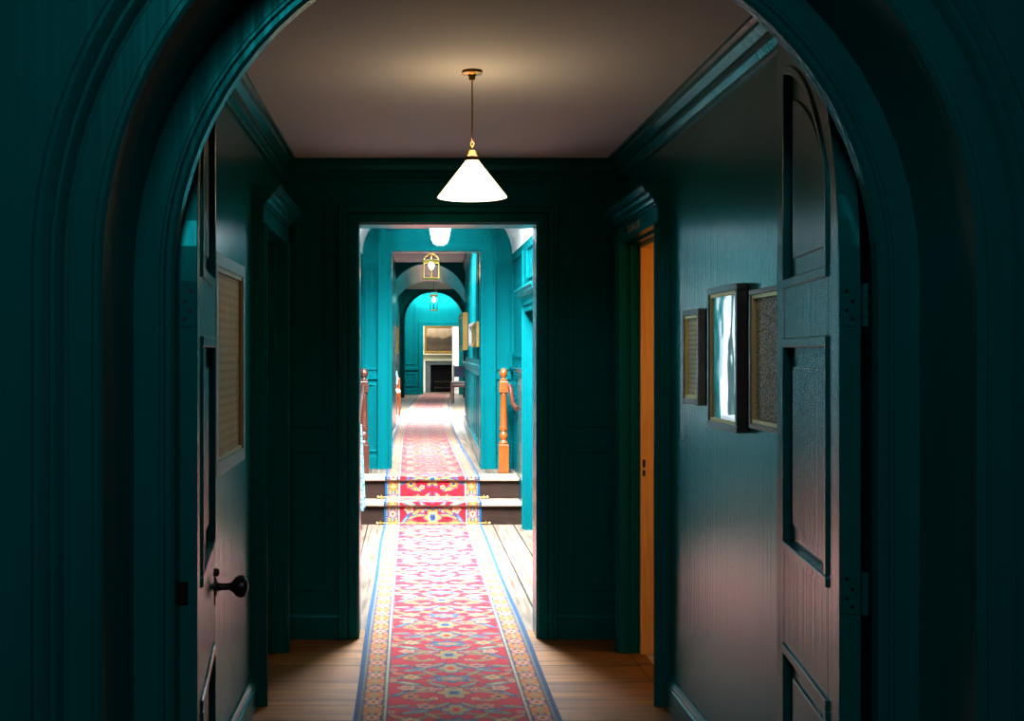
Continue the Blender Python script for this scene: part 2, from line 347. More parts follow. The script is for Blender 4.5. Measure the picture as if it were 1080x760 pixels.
# cornice: profile (out from wall, down from ceiling)
CP = [(0, 0), (.075, 0), (.075, .012), (.062, .020), (.058, .034), (.036, .055), (.032, .066), (.024, .070), (.024, .080), (.012, .100), (.012, .112), (0, .116)]
def cornice(name, label, kind, at, a, b, zc=CE):
    mb = MB()
    if kind == 'R': mb.prism([(at - o, a, zc - d) for o, d in CP], (0, b - a, 0))
    if kind == 'L': mb.prism([(at + o, a, zc - d) for o, d in CP], (0, b - a, 0))
    if kind == 'B': mb.prism([(a, at - o, zc - d) for o, d in CP], (b - a, 0, 0))
    return struct(mb, name, 'teal', label, 'cornice')
cornice('trim_4', 'moulded teal cornice along the right side of the passage ceiling', 'R', XR, D0, D1)
cornice('trim_5', 'moulded teal cornice along the left side of the passage ceiling', 'L', XL, D0, D1)
cornice('trim_6', 'moulded teal cornice above the middle doorway', 'B', D1, XL, XR)
# skirting
def skirt(name, label, kind, at, a, b, h=.135, z0=0.):
    BP = [(0, z0), (.022, z0), (.022, z0 + h - .035), (.016, z0 + h - .030), (.016, z0 + h - .022), (.012, z0 + h - .012), (.006, z0 + h), (0, z0 + h)]
    mb = MB()
    segs = a if isinstance(a, list) else [(a, b)]
    for p, q in segs:
        if kind == 'R': mb.prism([(at - o, p, z) for o, z in BP], (0, q - p, 0))
        if kind == 'L': mb.prism([(at + o, p, z) for o, z in BP], (0, q - p, 0))
        if kind == 'B': mb.prism([(p, at - o, z) for o, z in BP], (q - p, 0, 0))
    return struct(mb, name, 'teal', label, 'skirting board')
skirt('baseboard_right', 'teal skirting board along the right passage wall', 'R', XR, D0, LD0 - .035)
skirt('baseboard_left', 'teal skirting board along the left passage wall', 'L', XL, D0, LD0 - .035)
skirt('baseboard_back', 'dark teal skirting board beside the middle doorway', 'B', D1, [(XL, DX0 - .11), (DX1 + .11, XR)], None)

# ---- side door cases (projecting architrave with a hood)
def side_case(name, xw, s, label):
    """s = +1: right wall (case projects towards -X); s = -1: left wall"""
    mb = MB(); T = .055
    def bx(o0, o1, y0, y1, z0, z1):
        a, b = sorted((xw - s * o0, xw - s * o1)); mb.box(a, b, y0, y1, z0, z1)
    for y0, y1 in ((LD0 - .035, LD0 + .0), (LD1 - .0, LD1 + .085)):
        bx(0, T, y0, y1, 0, LDZ + .002)
        bx(T, T + .008, y0 + .008, y0 + .024, 0, LDZ); bx(T, T + .008, y1 - .03, y1 - .012, 0, LDZ)
    ya, yb = LD0 - .035, LD1 + .085
    bx(0, .050, ya, yb, LDZ, LDZ + .075)                       # frieze
    bx(0, .060, ya, yb, LDZ + .075, LDZ + .087)
    prof = [(0, .087), (.066, .087), (.070, .100), (.085, .112), (.088, .125), (.108, .132), (.108, .146), (.118, .150), (.118, .160), (0, .160)]
    yh0, yh1 = LD0 - .035, LD1 + .085
    mb.prism([(xw - s * o, yh0, LDZ + d) for o, d in prof], (0, yh1 - yh0, 0))
    # jamb lining
    def bl(o0, o1, y0, y1, z0, z1): bx(-o0, -o1, y0, y1, z0, z1)
    bl(0, .07, LD0, LD0 + .012, 0, LDZ); bl(0, .045, LD1 - .012, LD1, 0, LDZ); bl(0, .07, LD0, LD1, LDZ - .012, LDZ)
    return struct(mb, name, 'teal', label, 'door frame', bevel=.002)
side_case('door_2', XR, 1, 'teal door case with moulded hood and small gilt lettering on the right wall')
side_case('door_3', XL, -1, 'dark teal door case with moulded hood on the left wall')
# small illegible gilt lettering on the right hood's frieze
mb = MB(); y = 5.42; xf = XR - .0505
for ch in range(9):
    wdt = random.choice((.016, .020, .022)); z0 = LDZ + .022; h = .034
    mb.box(xf - .0015, xf, y - .004, y, z0, z0 + h)
    k = ch % 4
    if k in (0, 3): mb.box(xf - .0015, xf, y - wdt, y - .004, z0 + h - .006, z0 + h)
    if k in (0, 1, 3): mb.box(xf - .0015, xf, y - wdt, y - .004, z0 + .014, z0 + .020)
    if k in (0, 2): mb.box(xf - .0015, xf, y - wdt, y - .004, z0, z0 + .006)
    if k in (1, 3): mb.box(xf - .0015, xf, y - wdt, y - wdt + .004, z0, z0 + h)
    y -= wdt + .012
    if ch == 4: y -= .02
mb.build('lettering', 'letter', bpy.data.objects['door_2'], label='small worn gilt lettering')
# bare pine inner jamb of the right doorway, lit warm, with latch holes
pj = MB(); pj.box(XR + .045, XR + .26, LD1 - .03, LD1 + .02, 0, LDZ); pj.box(XR + .045, XR + .26, LD0, LD1 - .03, LDZ - .03, LDZ + .02)
pjo = struct(pj, 'door_4', 'pine', 'bare yellow pine jamb glowing in warm light inside the right doorway', 'door jamb', bevel=.002)
h = MB(); h.box(XR + .056, XR + .068, LD1 - .032, LD1 - .0295, Z(492, LD1), Z(484, LD1)); h.box(XR + .056, XR + .068, LD1 - .032, LD1 - .0295, Z(501, LD1), Z(495, LD1))
h.build('latch_hole', 'iron', pjo, label='two small dark latch holes')
# closed leaf in the left doorway
lf = MB(); xx = XL - .07
lf.box(xx - .04, xx, LD0 + .012, LD1 - .012, .005, LDZ - .012)
for z0, z1 in ((.2, .85), (1.0, 1.85)):
    rect_frame_x(lf, LD0 + .10, LD0 + .36, z0, z1, xx, .025, .012); rect_frame_x(lf, LD0 + .42, LD1 - .10, z0, z1, xx, .025, .012)
d5 = struct(lf, 'door_5', 'teal', 'closed dark panelled door in the left wall', 'door')
k = MB(); k.lathe((xx, LD0 + .07, .92), [(.024, 0), (.024, .006), (.010, .010), (.010, .035), (.026, .045), (.030, .060), (.022, .074), (.004, .078)], 18, (1, 0, 0))
k.build('door_knob', 'brassold', d5, smooth=True)

# side room on the right
mb = MB(); mb.box(2.6, 2.7, 3.9, 7.1, 0, 2.6); mb.box(XR + .14, 2.7, 3.8, 3.9, 0, 2.6); mb.box(XR + .32, 2.7, 7.1, 7.2, 0, 2.6); mb.box(XR + .14, 2.7, 3.8, 7.2, 2.55, 2.65)
mb.box(XR + .141, XR + .16, 3.9, LD0, 0, 2.55); mb.box(XR + .265, XR + .32, LD1 + .02, 7.1, 0, 2.55)
struct(mb, 'wall_side_room', 'lampcream', 'warm lamplit walls of the side room on the right', 'wall')
struct(MB().box(XR + .14, 2.7, 3.8, 7.2, -.12, 0), 'floor_side_room', 'fl_x', 'floorboards of the lamplit side room', 'floor')
struct(MB().box(XR, XR + .14, LD0, LD1, -.12, .004), 'trim_7', 'fl_x', 'wooden threshold of the right doorway', 'threshold')
cr = thing('side_rug', (XR + .6, 5.2, .004), 'dark red rug with cream fringe just inside the right doorway', 'rug')
MB().box(XR + .10, 2.3, 4.5, LD1 - .05, .004, .013).build('pile', 'redcarpet', cr)
fr = MB(); yy = 4.5
while yy < LD1 - .06:
    fr.tube([(XR + .10, yy, .009), (XR + .085, yy + random.uniform(-.004, .004), .007), (XR + .066, yy + random.uniform(-.008, .008), .0065)], .0022, 5); yy += .012
fr.build('fringe', 'fringe', cr, label='cream knotted fringe')

# ------------------------------------------------------------------ arched double doors, standing open
LT = .045; LW = .725
def leaf(name, hx, hy, ang, s, label, knob):
    """hinge at (hx,hy) on the corridor-side; leaf runs along (sin,cos); n = direction towards the passage"""
    d = Vector((s * math.sin(ang), math.cos(ang), 0)); nrm = Vector((-s * math.cos(ang), math.sin(ang), 0))
    def xf(a, t, z): p = Vector((hx, hy, 0)) + d * a + nrm * t; return (p.x, p.y, z)
    R = .742
    top = lambda a: ZC - .004 + math.sqrt(max(R * R - (R - a) ** 2, 0))
    ptop = lambda a: top(a) - .115 - .06 * max(0, (.3 - a))
    root = thing(name, xf(LW / 2, 0, .008), label, 'door', None, 'structure')
    fm = MB(); fm.xf = xf
    def poly(pts, t0=0., t1=LT): fm.prism([(a, t0, z) for a, z in pts], (0, t1 - t0, 0))
    s0, s1 = .105, LW - .105
    lin = lambda a, b, n: [a + (b - a) * i / n for i in range(n + 1)]
    poly([(0, .008), (s0, .008)] + [(a, top(a)) for a in reversed([.0, .004, .012, .025, .045, .075, s0])])
    poly([(s1, .008), (LW, .008)] + [(a, top(a)) for a in reversed(lin(s1, LW, 6))])
    for z0, z1 in ((.008, .16), (.69, .955), (1.515, 1.66)): poly([(s0, z0), (s1, z0), (s1, z1), (s0, z1)])
    poly([(a, ptop(a)) for a in lin(s0, s1, 18)] + [(a, top(a)) for a in reversed(lin(s0, s1, 18))])
    fm.build('leaf_frame', 'teal', root, bevel=.002)
    pn = MB(); pn.xf = xf
    def pan(pts, t0, t1): pn.prism([(a, t0, z) for a, z in pts], (0, t1 - t0, 0))
    rects = ((.16, .69), (.955, 1.515))
    for z0, z1 in rects:
        pan([(s0, z0), (s1, z0), (s1, z1), (s0, z1)], .012, .030)
        pan([(s0 + .07, z0 + .07), (s1 - .07, z0 + .07), (s1 - .07, z1 - .07), (s0 + .07, z1 - .07)], .006, .037)   # raised field
    pan([(s0, 1.66), (s1, 1.66)] + [(a, ptop(a)) for a in reversed(lin(s0, s1, 18))], .012, .030)
    pan([(s0 + .07, 1.73), (s1 - .07, 1.73)] + [(a, ptop(a) - .085) for a in reversed(lin(s0 + .07, s1 - .07, 14))], .006, .037)
    pn.build('panel', 'teal', root, bevel=.004)
    ml = MB(); ml.xf = xf
    for t0, t1 in ((.030, LT + .007), (-.007, .012)):
        def bar(a0, a1, z0, z1): ml.box(a0, a1, t0, t1, z0, z1)
        w = .02
        for z0, z1 in rects:
            bar(s0 - .006, s1 + .006, z0 - .006, z0 + w); bar(s0 - .006, s1 + .006, z1 - w, z1 + .006); bar(s0 - .006, s0 + w, z0 + w, z1 - w); bar(s1 - w, s1 + .006, z0 + w, z1 - w)
        bar(s0 - .006, s1 + .006, 1.654, 1.66 + w); bar(s0 - .006, s0 + w, 1.68, ptop(s0)); bar(s1 - w, s1 + .006, 1.68, ptop(s1) - .01)
        ml.prism([(a, t0, ptop(a) + .006) for a in lin(s0, s1, 18)] + [(a, t0, ptop(a) - w) for a in reversed(lin(s0, s1, 18))], (0, t1 - t0, 0))
    ml.build('panel_moulding', 'teal', root, bevel=.004)
    for zc in (1.585, .52 if knob else .96):
        hg = MB(); hg.xf = xf
        hg.box(-.003, .0, .010, LT - .006, zc - .046, zc + .046)
        for q in range(5): hg.lathe((-.004, -.008, zc - .046 + q * .0186), [(.0075, 0), (.0075, .0176)], 10)
        ho = hg.build('hinge', 'teal', root, label='painted butt hinge on the door edge')
        scw = MB(); scw.xf = xf
        for q, (tt, zz) in enumerate(((.018, -.03), (.030, -.012), (.018, .008), (.030, .03))):
            scw.lathe((-.0028, tt, zc + zz), [(.0045, 0), (.004, .0012)], 10, (-1, 0, 0))
        scw.build('screw', 'iron', ho)
    if knob:
        kb = MB(); p = xf(LW - .05, LT, .835); kb.lathe(p, [(.026, -.001), (.026, .005), (.012, .010), (.0095, .022), (.0095, .040), (.014, .048), (.026, .058), (.031, .070), (.029, .082), (.018, .090), (.003, .093)], 22, nrm)
        kb.lathe((p[0] , p[1], p[2] + .040), [(.011, -.001), (.011, .010), (.004, .014)], 12, nrm)
        kb.box(p[0] - .004, p[0] + .004, p[1] - .008, p[1] + .008, p[2] - .05, p[2] + .05)
        kb.build('door_knob', 'iron', root, smooth=True, label='black round door knob with backplate')
        lk = MB(); lk.xf = xf; lk.box(-.004, .0, -.012, LT - .02, .935, .985); lk.build('hinge', 'iron', root, label='dark lower hinge')
    return root
leaf('door_6', X(186, 2.47), 2.47, math.radians(6.6), -1, 'left leaf of the open arched double doors, with black knob', True)
leaf('door_7', X(908, 2.47), 2.47, math.radians(7.6), 1, 'right leaf of the open arched double doors, without knob', False)

# ------------------------------------------------------------------ pictures
def picture(name, xw, s, y0, y1, z0, z1, t, fw, fm, artm, label, cat='picture', group=None, slip='giltslip', sw=.012, glass=True):
    """hung on a wall plane x=xw, facing -X for s=+1 and +X for s=-1"""
    root = thing(name, (xw - s * t / 2, (y0 + y1) / 2, z0), label, cat, group)
    def ring(a, b, c, d, w, o0, o1, nm, m, bev):
        mb = MB()
        x0, x1 = sorted((xw - s * o0, xw - s * o1))
        for p, q, r, u in ((a, b, c, c + w), (a, b, d - w, d), (a, a + w, c + w, d - w), (b - w, b, c + w, d - w)): mb.box(x0, x1, p, q, r, u)
        return mb.build(nm, m, root, bevel=bev)
    ring(y0, y1, z0, z1, fw, .002, t, 'frame', fm, .003)
    if slip: ring(y0 + fw, y1 - fw, z0 + fw, z1 - fw, sw, .004, t - .005, 'slip', slip, .001)
    else: sw = 0
    a, b, c, d = y0 + fw + sw, y1 - fw - sw, z0 + fw + sw, z1 - fw - sw
    x0, x1 = sorted((xw - s * .004, xw - s * (t - .016))); MB().box(x0, x1, a, b, c, d).build('picture_sheet', artm, root)
    if glass:
        x0, x1 = sorted((xw - s * (t - .012), xw - s * (t - .010))); MB().box(x0, x1, a, b, c, d).build('glass', 'glass', root)
    return root
p1 = picture('framed_page', XR, 1, 4.18, 4.425, Z(428, 4.18), Z(325, 4.18), .030, .022, 'frame_grey', 'page', 'smallest framed picture of the right wall, a handwritten page', group=None)
mb = MB(); zt = Z(350, 4.3); mb.box(XR - .0152, XR - .0142, 4.215, 4.39, zt - .004, zt + .003); mb.build('heading_rule', 'giltslip', p1)
p2 = picture('framed_print', XR, 1, 3.66, 4.026, Z(457, 3.66), Z(298, 3.66), .038, .022, 'frame_dark', 'dusk', 'tall dark framed print with bright blue reflection in its glass')
p3 = picture('framed_textile', XR, 1, 3.235, 3.553, Z(451, 3.553), Z(306, 3.553), .032, .016, 'frame_grey', 'speckle', 'framed speckled grey textile on the right wall, partly behind the open door leaf', glass=False)
p4 = picture('framed_manuscript', XL, -1, 3.70, 4.345, Z(484, 4.345), Z(281, 4.345), .032, .045, 'frame_grey', 'sampler', 'large framed brown manuscript on the left passage wall', slip='gilt', sw=.014)

# ------------------------------------------------------------------ pendant lamp
LX, LY = X(498, 4.05), 4.05
pl = thing('pendant_lamp', (LX, LY, Z(216, LY)), 'lit cone shaped opal pendant lamp hanging from the passage ceiling', 'pendant lamp')
zt = Z(169, LY); zb = Z(208, LY)
MB().lathe((LX, LY, CE), [(.010, -.034), (.012, -.022), (.016, -.014), (.036, -.010), (.038, -.003), (.036, 0)], 24).build('ceiling_rose', 'brass', pl, smooth=True)
MB().tube([(LX, LY, CE - .03), (LX, LY, zt + .12), (LX - .001, LY, zt + .085)], .0028, 8).build('cord', 'brassold', pl, smooth=True)
ch = MB()
for q in range(4):
    zz = zt + .085 - q * .019; ring = []
    for i in range(17):
        a = 2 * math.pi * i / 16; u, w = .0065 * math.cos(a), .012 * math.sin(a)
        ring.append((LX + (u if q % 2 else 0), LY + (0 if q % 2 else u), zz - .008 + w))
    ch.tube(ring, .002, 6)
ch.build('chain', 'brassold', pl, smooth=True)
MB().lathe((LX, LY, zt), [(.012, .034), (.015, .030), (.020, .016), (.026, .012), (.026, -.002), (.022, -.004)], 20).build('gallery', 'brassold', pl, smooth=True)
H = zt - zb; R0, R1 = .024, .124
outer = [(R0, 0), (R0 + .004, -.008), (R1 - .004, -H + .006), (R1, -H)]
mb = MB(); n = 48; vs = []
mb.loft([[(LX + r * math.cos(2 * math.pi * k / n), LY + r * math.sin(2 * math.pi * k / n), zt + h) for k in range(n)] for r, h in outer], True)
sh = mb.build('lamp_shade', 'opal', pl, smooth=True)
mb = MB(); inner = [(R1, -H), (R1 - .006, -H + .001), (R0 + .002, -.012), (.012, -.006)]
mb.loft([[(LX + r * math.cos(2 * math.pi * k / n), LY + r * math.sin(2 * math.pi * k / n), zt + h) for k in range(n)] for r, h in inner], True)
mb.build('shade_lining', 'opalin', sh, smooth=True)
MB().lathe((LX, LY, zt - .008), [(.012, 0), (.012, -.025), (.022, -.045), (.027, -.065), (.020, -.083), (.003, -.09)], 18).build('bulb', 'bulb', pl, smooth=True)

# ------------------------------------------------------------------ bright lobby
wz = 2.43
mb = hole_wall_x(MB(), BL - .16, BL, D1b - .01, D3 + .1, 0, wz, [(8.75, 9.65, .9, 2.25)])
struct(mb, 'wall_lobby_left', 'teal', 'teal left wall of the bright lobby', 'wall')
mb = MB()
for a, b, c, d in ((8.75, 8.81, .9, 2.25), (9.59, 9.65, .9, 2.25), (8.81, 9.59, .9, .96), (8.81, 9.59, 2.19, 2.25), (9.18, 9.22, .96, 2.19)): mb.box(BL - .13, BL - .07, a, b, c, d)
struct(mb, 'window_2', 'whitepaint', 'white window frame in the lobby left wall', 'window')
RD0, RD1, RZ = 8.55, 9.55, 1.83
mb = hole_wall_x(MB(), BR, BR + .14, D1b - .01, D3 + .1, 0, wz, [(RD0, RD1, 0, RZ)])
struct(mb, 'wall_lobby_right', 'teal', 'bright teal right wall of the lobby beside the steps', 'wall')
mb = MB(); mb.box(BR + .05, BR + .09, RD0, RD1, .005, RZ)
for z0, z1 in ((.15, .8), (.92, 1.68)):
    rect_frame_x(mb, RD0 + .1, RD0 + .45, z0, z1, BR + .05, .03, -.012); rect_frame_x(mb, RD0 + .55, RD1 - .1, z0, z1, BR + .05, .03, -.012)
d8 = struct(mb, 'door_8', 'teal', 'panelled door in the lobby right wall below the white vault', 'door')
mb = MB()
for w0, w1, t in ((0, .05, .018), (.05, .09, .032)):
    mb.box(BR - t, BR, RD0 - w1, RD0 - w0, 0, RZ + w1); mb.box(BR - t, BR, RD1 + w0, RD1 + w1, 0, RZ + w1); mb.box(BR - t, BR, RD0 - w0, RD1 + w0, RZ + w0, RZ + w1)
mb.prism([(BR - o, RD0 - .12, RZ + .09 + d) for o, d in [(0, 0), (.034, 0), (.04, .03), (.075, .05), (.075, .07), (.09, .08), (.09, .095), (0, .095)]], (0, RD1 - RD0 + .24, 0))
rect_frame_x(mb, RD0 + .1, RD1 - .1, RZ + .26, 2.37, BR, .03, -.014); rect_frame_x(mb, RD1 + .22, D3 - .12, 1.45, 2.37, BR, .03, -.014)
struct(mb, 'door_9', 'teal', 'hooded door case with panel above on the lobby right wall', 'door frame', bevel=.002)
mb = MB(); mb.box(BR - .02, BR, RD1 + .12, D3, 1.315, 1.36); mb.box(BR - .03, BR, RD1 + .12, D3, 1.345, 1.36)
struct(mb, 'trim_8', 'teal', 'dado rail on the lobby right wall by the newel post', 'dado rail')
skirt('baseboard_lobby', 'teal skirting on the lobby right wall', 'R', BR, D1b, RD0 - .1)
# white barrel vault with an open rooflight in its crown
cxv = (BL + BR) / 2; hw = (BR - BL) / 2; vh = .55; N = 24
mb = MB()
def vault_row(a, y): return (cxv + hw * math.cos(a), y, wz + vh * math.sin(a))
for i in range(N):
    a0, a1 = math.pi * i / N, math.pi * (i + 1) / N
    mid = 7 <= i < 17
    for ya, yb in ((D1b - .02, 7.3), (7.3, 9.4), (9.4, D3 + .05)):
        if mid and ya == 7.3: continue
        mb.add([vault_row(a0, ya), vault_row(a1, ya), vault_row(a1, yb), vault_row(a0, yb)], [(0, 1, 2, 3)])
vo = struct(mb, 'ceiling_vault', 'white', 'white plaster barrel vault over the lobby', 'ceiling', recalc=False)
sm = vo.modifiers.new('thick', 'SOLIDIFY'); sm.thickness = .04; sm.offset = -1
# rooflight shaft
z0 = wz + vh * math.sin(math.pi * 7 / N) - .02; xa = cxv - hw * math.cos(math.pi * 7 / N); xb = cxv + hw * math.cos(math.pi * 7 / N)
mb = MB(); mb.box(xa - .05, xa, 7.25, 9.45, z0, 3.5); mb.box(xb, xb + .05, 7.25, 9.45, z0, 3.5); mb.box(xa - .05, xb + .05, 7.25, 7.3, z0, 3.5); mb.box(xa - .05, xb + .05, 9.4, 9.45, z0, 3.5); mb.box(xa - .05, xb + .05, 7.25, 9.45, 3.5, 3.55)
struct(mb, 'window_3', 'white', 'white shaft of the rooflight over the lobby', 'rooflight')

# chandelier seen under the doorway head
cy = 8.0; cxx = X(464.2, cy); zb = Z(259, cy)
cd = thing('chandelier', (cxx, cy, zb), 'small sparkling crystal bag chandelier near the top of the middle doorway', 'chandelier')
MB().tube([(cxx, cy, zb + .30), (cxx, cy, 2.99)], .004, 8).build('rod', 'brass', cd, smooth=True)
tiers = [(.026, .014), (.046, .026), (.057, .050), (.063, .080), (.067, .110), (.070, .148), (.066, .185), (.050, .22), (.03, .25)]
for r, zz in ((.071, .150), (.046, .225)):
    MB().tube([(cxx + r * math.cos(2 * math.pi * i / 32), cy + r * math.sin(2 * math.pi * i / 32), zb + zz + .008) for i in range(33)], .003, 6).build('hoop', 'brass', cd, smooth=True)
mb = MB()
for r, zz in tiers:
    cnt = max(7, int(2 * math.pi * r / .0175))
    for i in range(cnt):
        a = 2 * math.pi * (i + .5 * (int(zz * 1000) % 2)) / cnt
        mb.lathe((cxx + r * math.cos(a), cy + r * math.sin(a), zb + zz - .015), [(.001, -.001), (.0068, .008), (.0080, .015), (.0058, .024), (.001, .031)], 6)
mb.build('crystal_drop', 'crystal', cd, kind='stuff')
MB().lathe((cxx, cy, zb + .13), [(.001, -.03), (.02, -.02), (.024, 0), (.016, .03), (.008, .05)], 14).build('bulb', 'bulb', cd, smooth=True)

# ------------------------------------------------------------------ steps
st = thing('steps', ((BL + BR) / 2, D2 + .3, 0), 'two low worn oak steps between the lobby and the far corridor', 'steps', None, 'structure')
for i in range(2):
    yb = D2 + .26 * i
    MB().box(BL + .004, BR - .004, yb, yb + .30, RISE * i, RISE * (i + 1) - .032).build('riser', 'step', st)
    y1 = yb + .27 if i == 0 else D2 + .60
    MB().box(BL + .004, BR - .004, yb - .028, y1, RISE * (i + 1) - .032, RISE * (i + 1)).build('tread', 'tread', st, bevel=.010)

# wall with the framed opening at the head of the steps
OX0, OX1, OZ = X(413, D3), X(507, D3), Z(265, D3)
mb = MB(); mb.box(BL - .3, OX0, D3, D3 + .16, UF, 3.2); mb.box(OX1, BR + .3, D3, D3 + .16, UF, 3.2); mb.box(OX0, OX1, D3, D3 + .16, OZ, 3.2)
struct(mb, 'wall_lobby_end', 'teal', 'bright teal wall with framed opening above the steps', 'wall')
mb = MB()
ax0, ax1 = X(398.5, D3), X(522.5, D3); zt = 2.82
for a, b in ((ax0, OX0 + .004), (OX1 - .004, ax1)):
    mb.box(a, b, D3 - .045, D3 + .01, UF, zt)
mb.box(OX0 + .004, OX1 - .004, D3 - .045, D3 + .01, OZ - .004, zt)
for a, b in ((ax0, ax0 + .025), (ax1 - .025, ax1)): mb.box(a, b, D3 - .062, D3 - .044, UF, zt)
for a, b in ((OX0 - .03, OX0 + .004), (OX1 - .004, OX1 + .03)): mb.box(a, b, D3 - .060, D3 + .17, UF, OZ + .03)
mb.box(OX0, OX1, D3 - .060, D3 + .17, OZ - .004, OZ + .03)
rect_frame_y(mb, OX0 - .04, OX1 + .04, OZ + .075, OZ + .27, D3 - .045, .022, .010)
struct(mb, 'trim_9', 'teal', 'broad teal architrave of the opening above the steps', 'architrave', bevel=.003)
mb = MB()
for a, b in ((BL + .02, ax0 - .01), (ax1 + .01, BR - .02)):
    mb.box(a - .02, b + .01, D3 - .02, D3 + .01, Z(278, D3), Z(268, D3))
    mb.box(a - .02, b + .01, D3 - .022, D3 + .01, Z(400, D3), Z(394, D3))
    rect_frame_y(mb, a, b, UF + .16, Z(404, D3), D3, .02, .012); rect_frame_y(mb, a, b, Z(390, D3), Z(281, D3), D3, .02, .012)
    mb.box(a - .02, b + .01, D3 - .015, D3 + .01, UF, UF + .12)
struct(mb, 'trim_10', 'teal', 'wall panelling and dado strips beside the opening above the steps', 'panelling', bevel=.002)

# newel posts
def newel(name, x, y, z0, hgt, m, label):
    root = thing(name, (x, y, z0), label, 'newel post', 'newel posts at the top of the steps')
    q = .046
    MB().box(x - q, x + q, y - q, y + q, z0, z0 + .27 * hgt).build('post_base', m, root, bevel=.004)
    pr = [(.040, .27), (.044, .285), (.030, .30), (.027, .31), (.038, .335), (.041, .36), (.030, .385), (.028, .39), (.038, .405), (.040, .42), (.035, .44), (.031, .60), (.028, .74), (.034, .755), (.028, .765)]
    MB().lathe((x, y, z0), [(r, h * hgt) for r, h in pr], 20).build('turned_shaft', m, root, smooth=True)
    MB().box(x - .040, x + .040, y - .040, y + .040, z0 + .765 * hgt, z0 + .875 * hgt).build('cap_block', m, root, bevel=.006)
    fp = [(.034, .875), (.038, .885), (.020, .898), (.018, .905), (.030, .922), (.037, .945), (.035, .968), (.024, .988), (.004, 1.0)]
    MB().lathe((x, y, z0), [(r, h * hgt) for r, h in fp], 20).build('ball_finial', m, root, smooth=True)
    return root
NX, NY = X(531, 10.52), 10.52; NH = 110 * 10.52 / F
newel('newel_post', NX - .0, NY, UF, NH, 'oak', 'turned orange oak newel post right of the steps')
newel('newel_post', X(384.0, 10.5), 10.5, UF, NH, 'mahog', 'turned reddish brown newel post left of the steps')
hr = thing('handrail', (NX + .05, NY, UF + .6), 'dark curved handrail joined to the right newel post', 'handrail')
MB().tube([(NX + .041, NY - .025, UF + .80), (NX + .053, NY - .03, UF + .805), (NX + .064, NY - .05, UF + .77), (NX + .067, NY - .10, UF + .70), (NX + .07, NY - .16, UF + .65), (NX + .085, NY - .22, UF + .62), (NX + .10, NY - .28, UF + .60)], .022, 12).build('rail', 'mahog', hr, smooth=True)
MB().tube([(NX + .088, NY - .23, UF + .615), (BR - .001, NY - .23, UF + .60)], .010, 8).build('wall_bracket', 'iron', hr, smooth=True)
lx = X(384.0, 10.5)
hl = thing('handrail', (lx - .02, 10.0, .8), 'thin handrail sloping down along the left lobby wall', 'handrail')
MB().tube([(lx - .0, 10.448, UF + .80), (lx - .004, 10.40, UF + .80), (lx - .006, 10.25, UF + .74), (lx - .008, 9.75, .99), (lx - .010, 9.62, .925)], .016, 12).build('rail', 'mahog', hl, smooth=True)
lp = thing('baluster_post', (lx - .012, 9.58, 0), 'short reddish brown post at the foot of the steps, left side', 'post')
MB().box(lx - .035, lx + .012, 9.555, 9.605, 0, .20).build('post_base', 'mahog', lp, bevel=.003)
MB().lathe((lx - .012, 9.58, .2), [(.020, 0), (.023, .02), (.014, .05), (.018, .12), (.013, .3), (.012, .55), (.018, .60), (.018, .68)], 14).build('turned_shaft', 'mahog', lp, smooth=True)
# patterned cloth hung over the short post
mb = MB(); rows = []; nc = 40
for zi in range(22):
    f = zi / 21; zz = .885 - f * .70; rr = .026 + .026 * f ** .8
    rows.append([(lx - .008 + (rr + .007 * f * math.sin(7 * a)) * math.cos(a), 9.58 + (rr * 1.5 + .012 * f * math.sin(5 * a + 1)) * math.sin(a), zz + .02 * f * math.sin(2 * a)) for a in [2 * math.pi * k / nc for k in range(nc)]])
mb.loft(rows, True); mb.add(rows[0], [tuple(range(nc))])
clo = mb.build('draped_cloth', 'cloth', None, smooth=True, label='pale teal patterned cloth draped over the short post left of the steps', category='cloth')

# ------------------------------------------------------------------ carpet runner
def runner_path():
    """(y, z, length) from the arch, over the two steps, to the end of the corridor"""
    seg = [(2.35, 0), (D2 - .012, 0), (D2 - .012, RISE - .030), (D2 - .034, RISE - .030), (D2 - .034, RISE + .002), (D2 + .26 - .012, RISE + .002),
           (D2 + .26 - .012, 2 * RISE - .030), (D2 + .26 - .034, 2 * RISE - .030), (D2 + .26 - .034, 2 * RISE + .002), (30.7, UF)]
    pts = []; L = 0.
    for (y0, z0), (y1, z1) in zip(seg[:-1], seg[1:]):
        ln = math.hypot(y1 - y0, z1 - z0)
        step = .006 if y0 < D2 + .2 and y0 > 4.2 else .02
        if y0 < 3: # fine where the camera sees it
            n1 = 40
            pts += [(2.35 + (4.3 - 2.35) * i / n1, 0, L + (4.3 - 2.35) * i / n1) for i in range(n1)]
            n2 = 900; pts += [(4.3 + (y1 - 4.3) * i / n2, 0, L + 1.95 + (y1 - 4.3) * i / n2) for i in range(n2)]
        elif y1 > 20:
            n1 = 420; ss = [(i / n1) ** 1.35 for i in range(n1 + 1)]
            pts += [(y0 + (y1 - y0) * s_, z0 + (z1 - z0) * min(1, s_ * 200), L + ln * s_) for s_ in ss]
        else:
            n1 = max(3, int(ln / .006)); pts += [(y0 + (y1 - y0) * i / n1, z0 + (z1 - z0) * i / n1, L + ln * i / n1) for i in range(n1)]
        L += ln
    return pts
def centre(y):
    return float(np.interp(y, [0, 9.0, 10.4, 13, 15.1, 17.5, 19.6, 22.5, 25.3, 28, 30.8], [.193, .193, .205, .200, .208, .235, .285, .365, .465, .575, .70]))
RW = .85
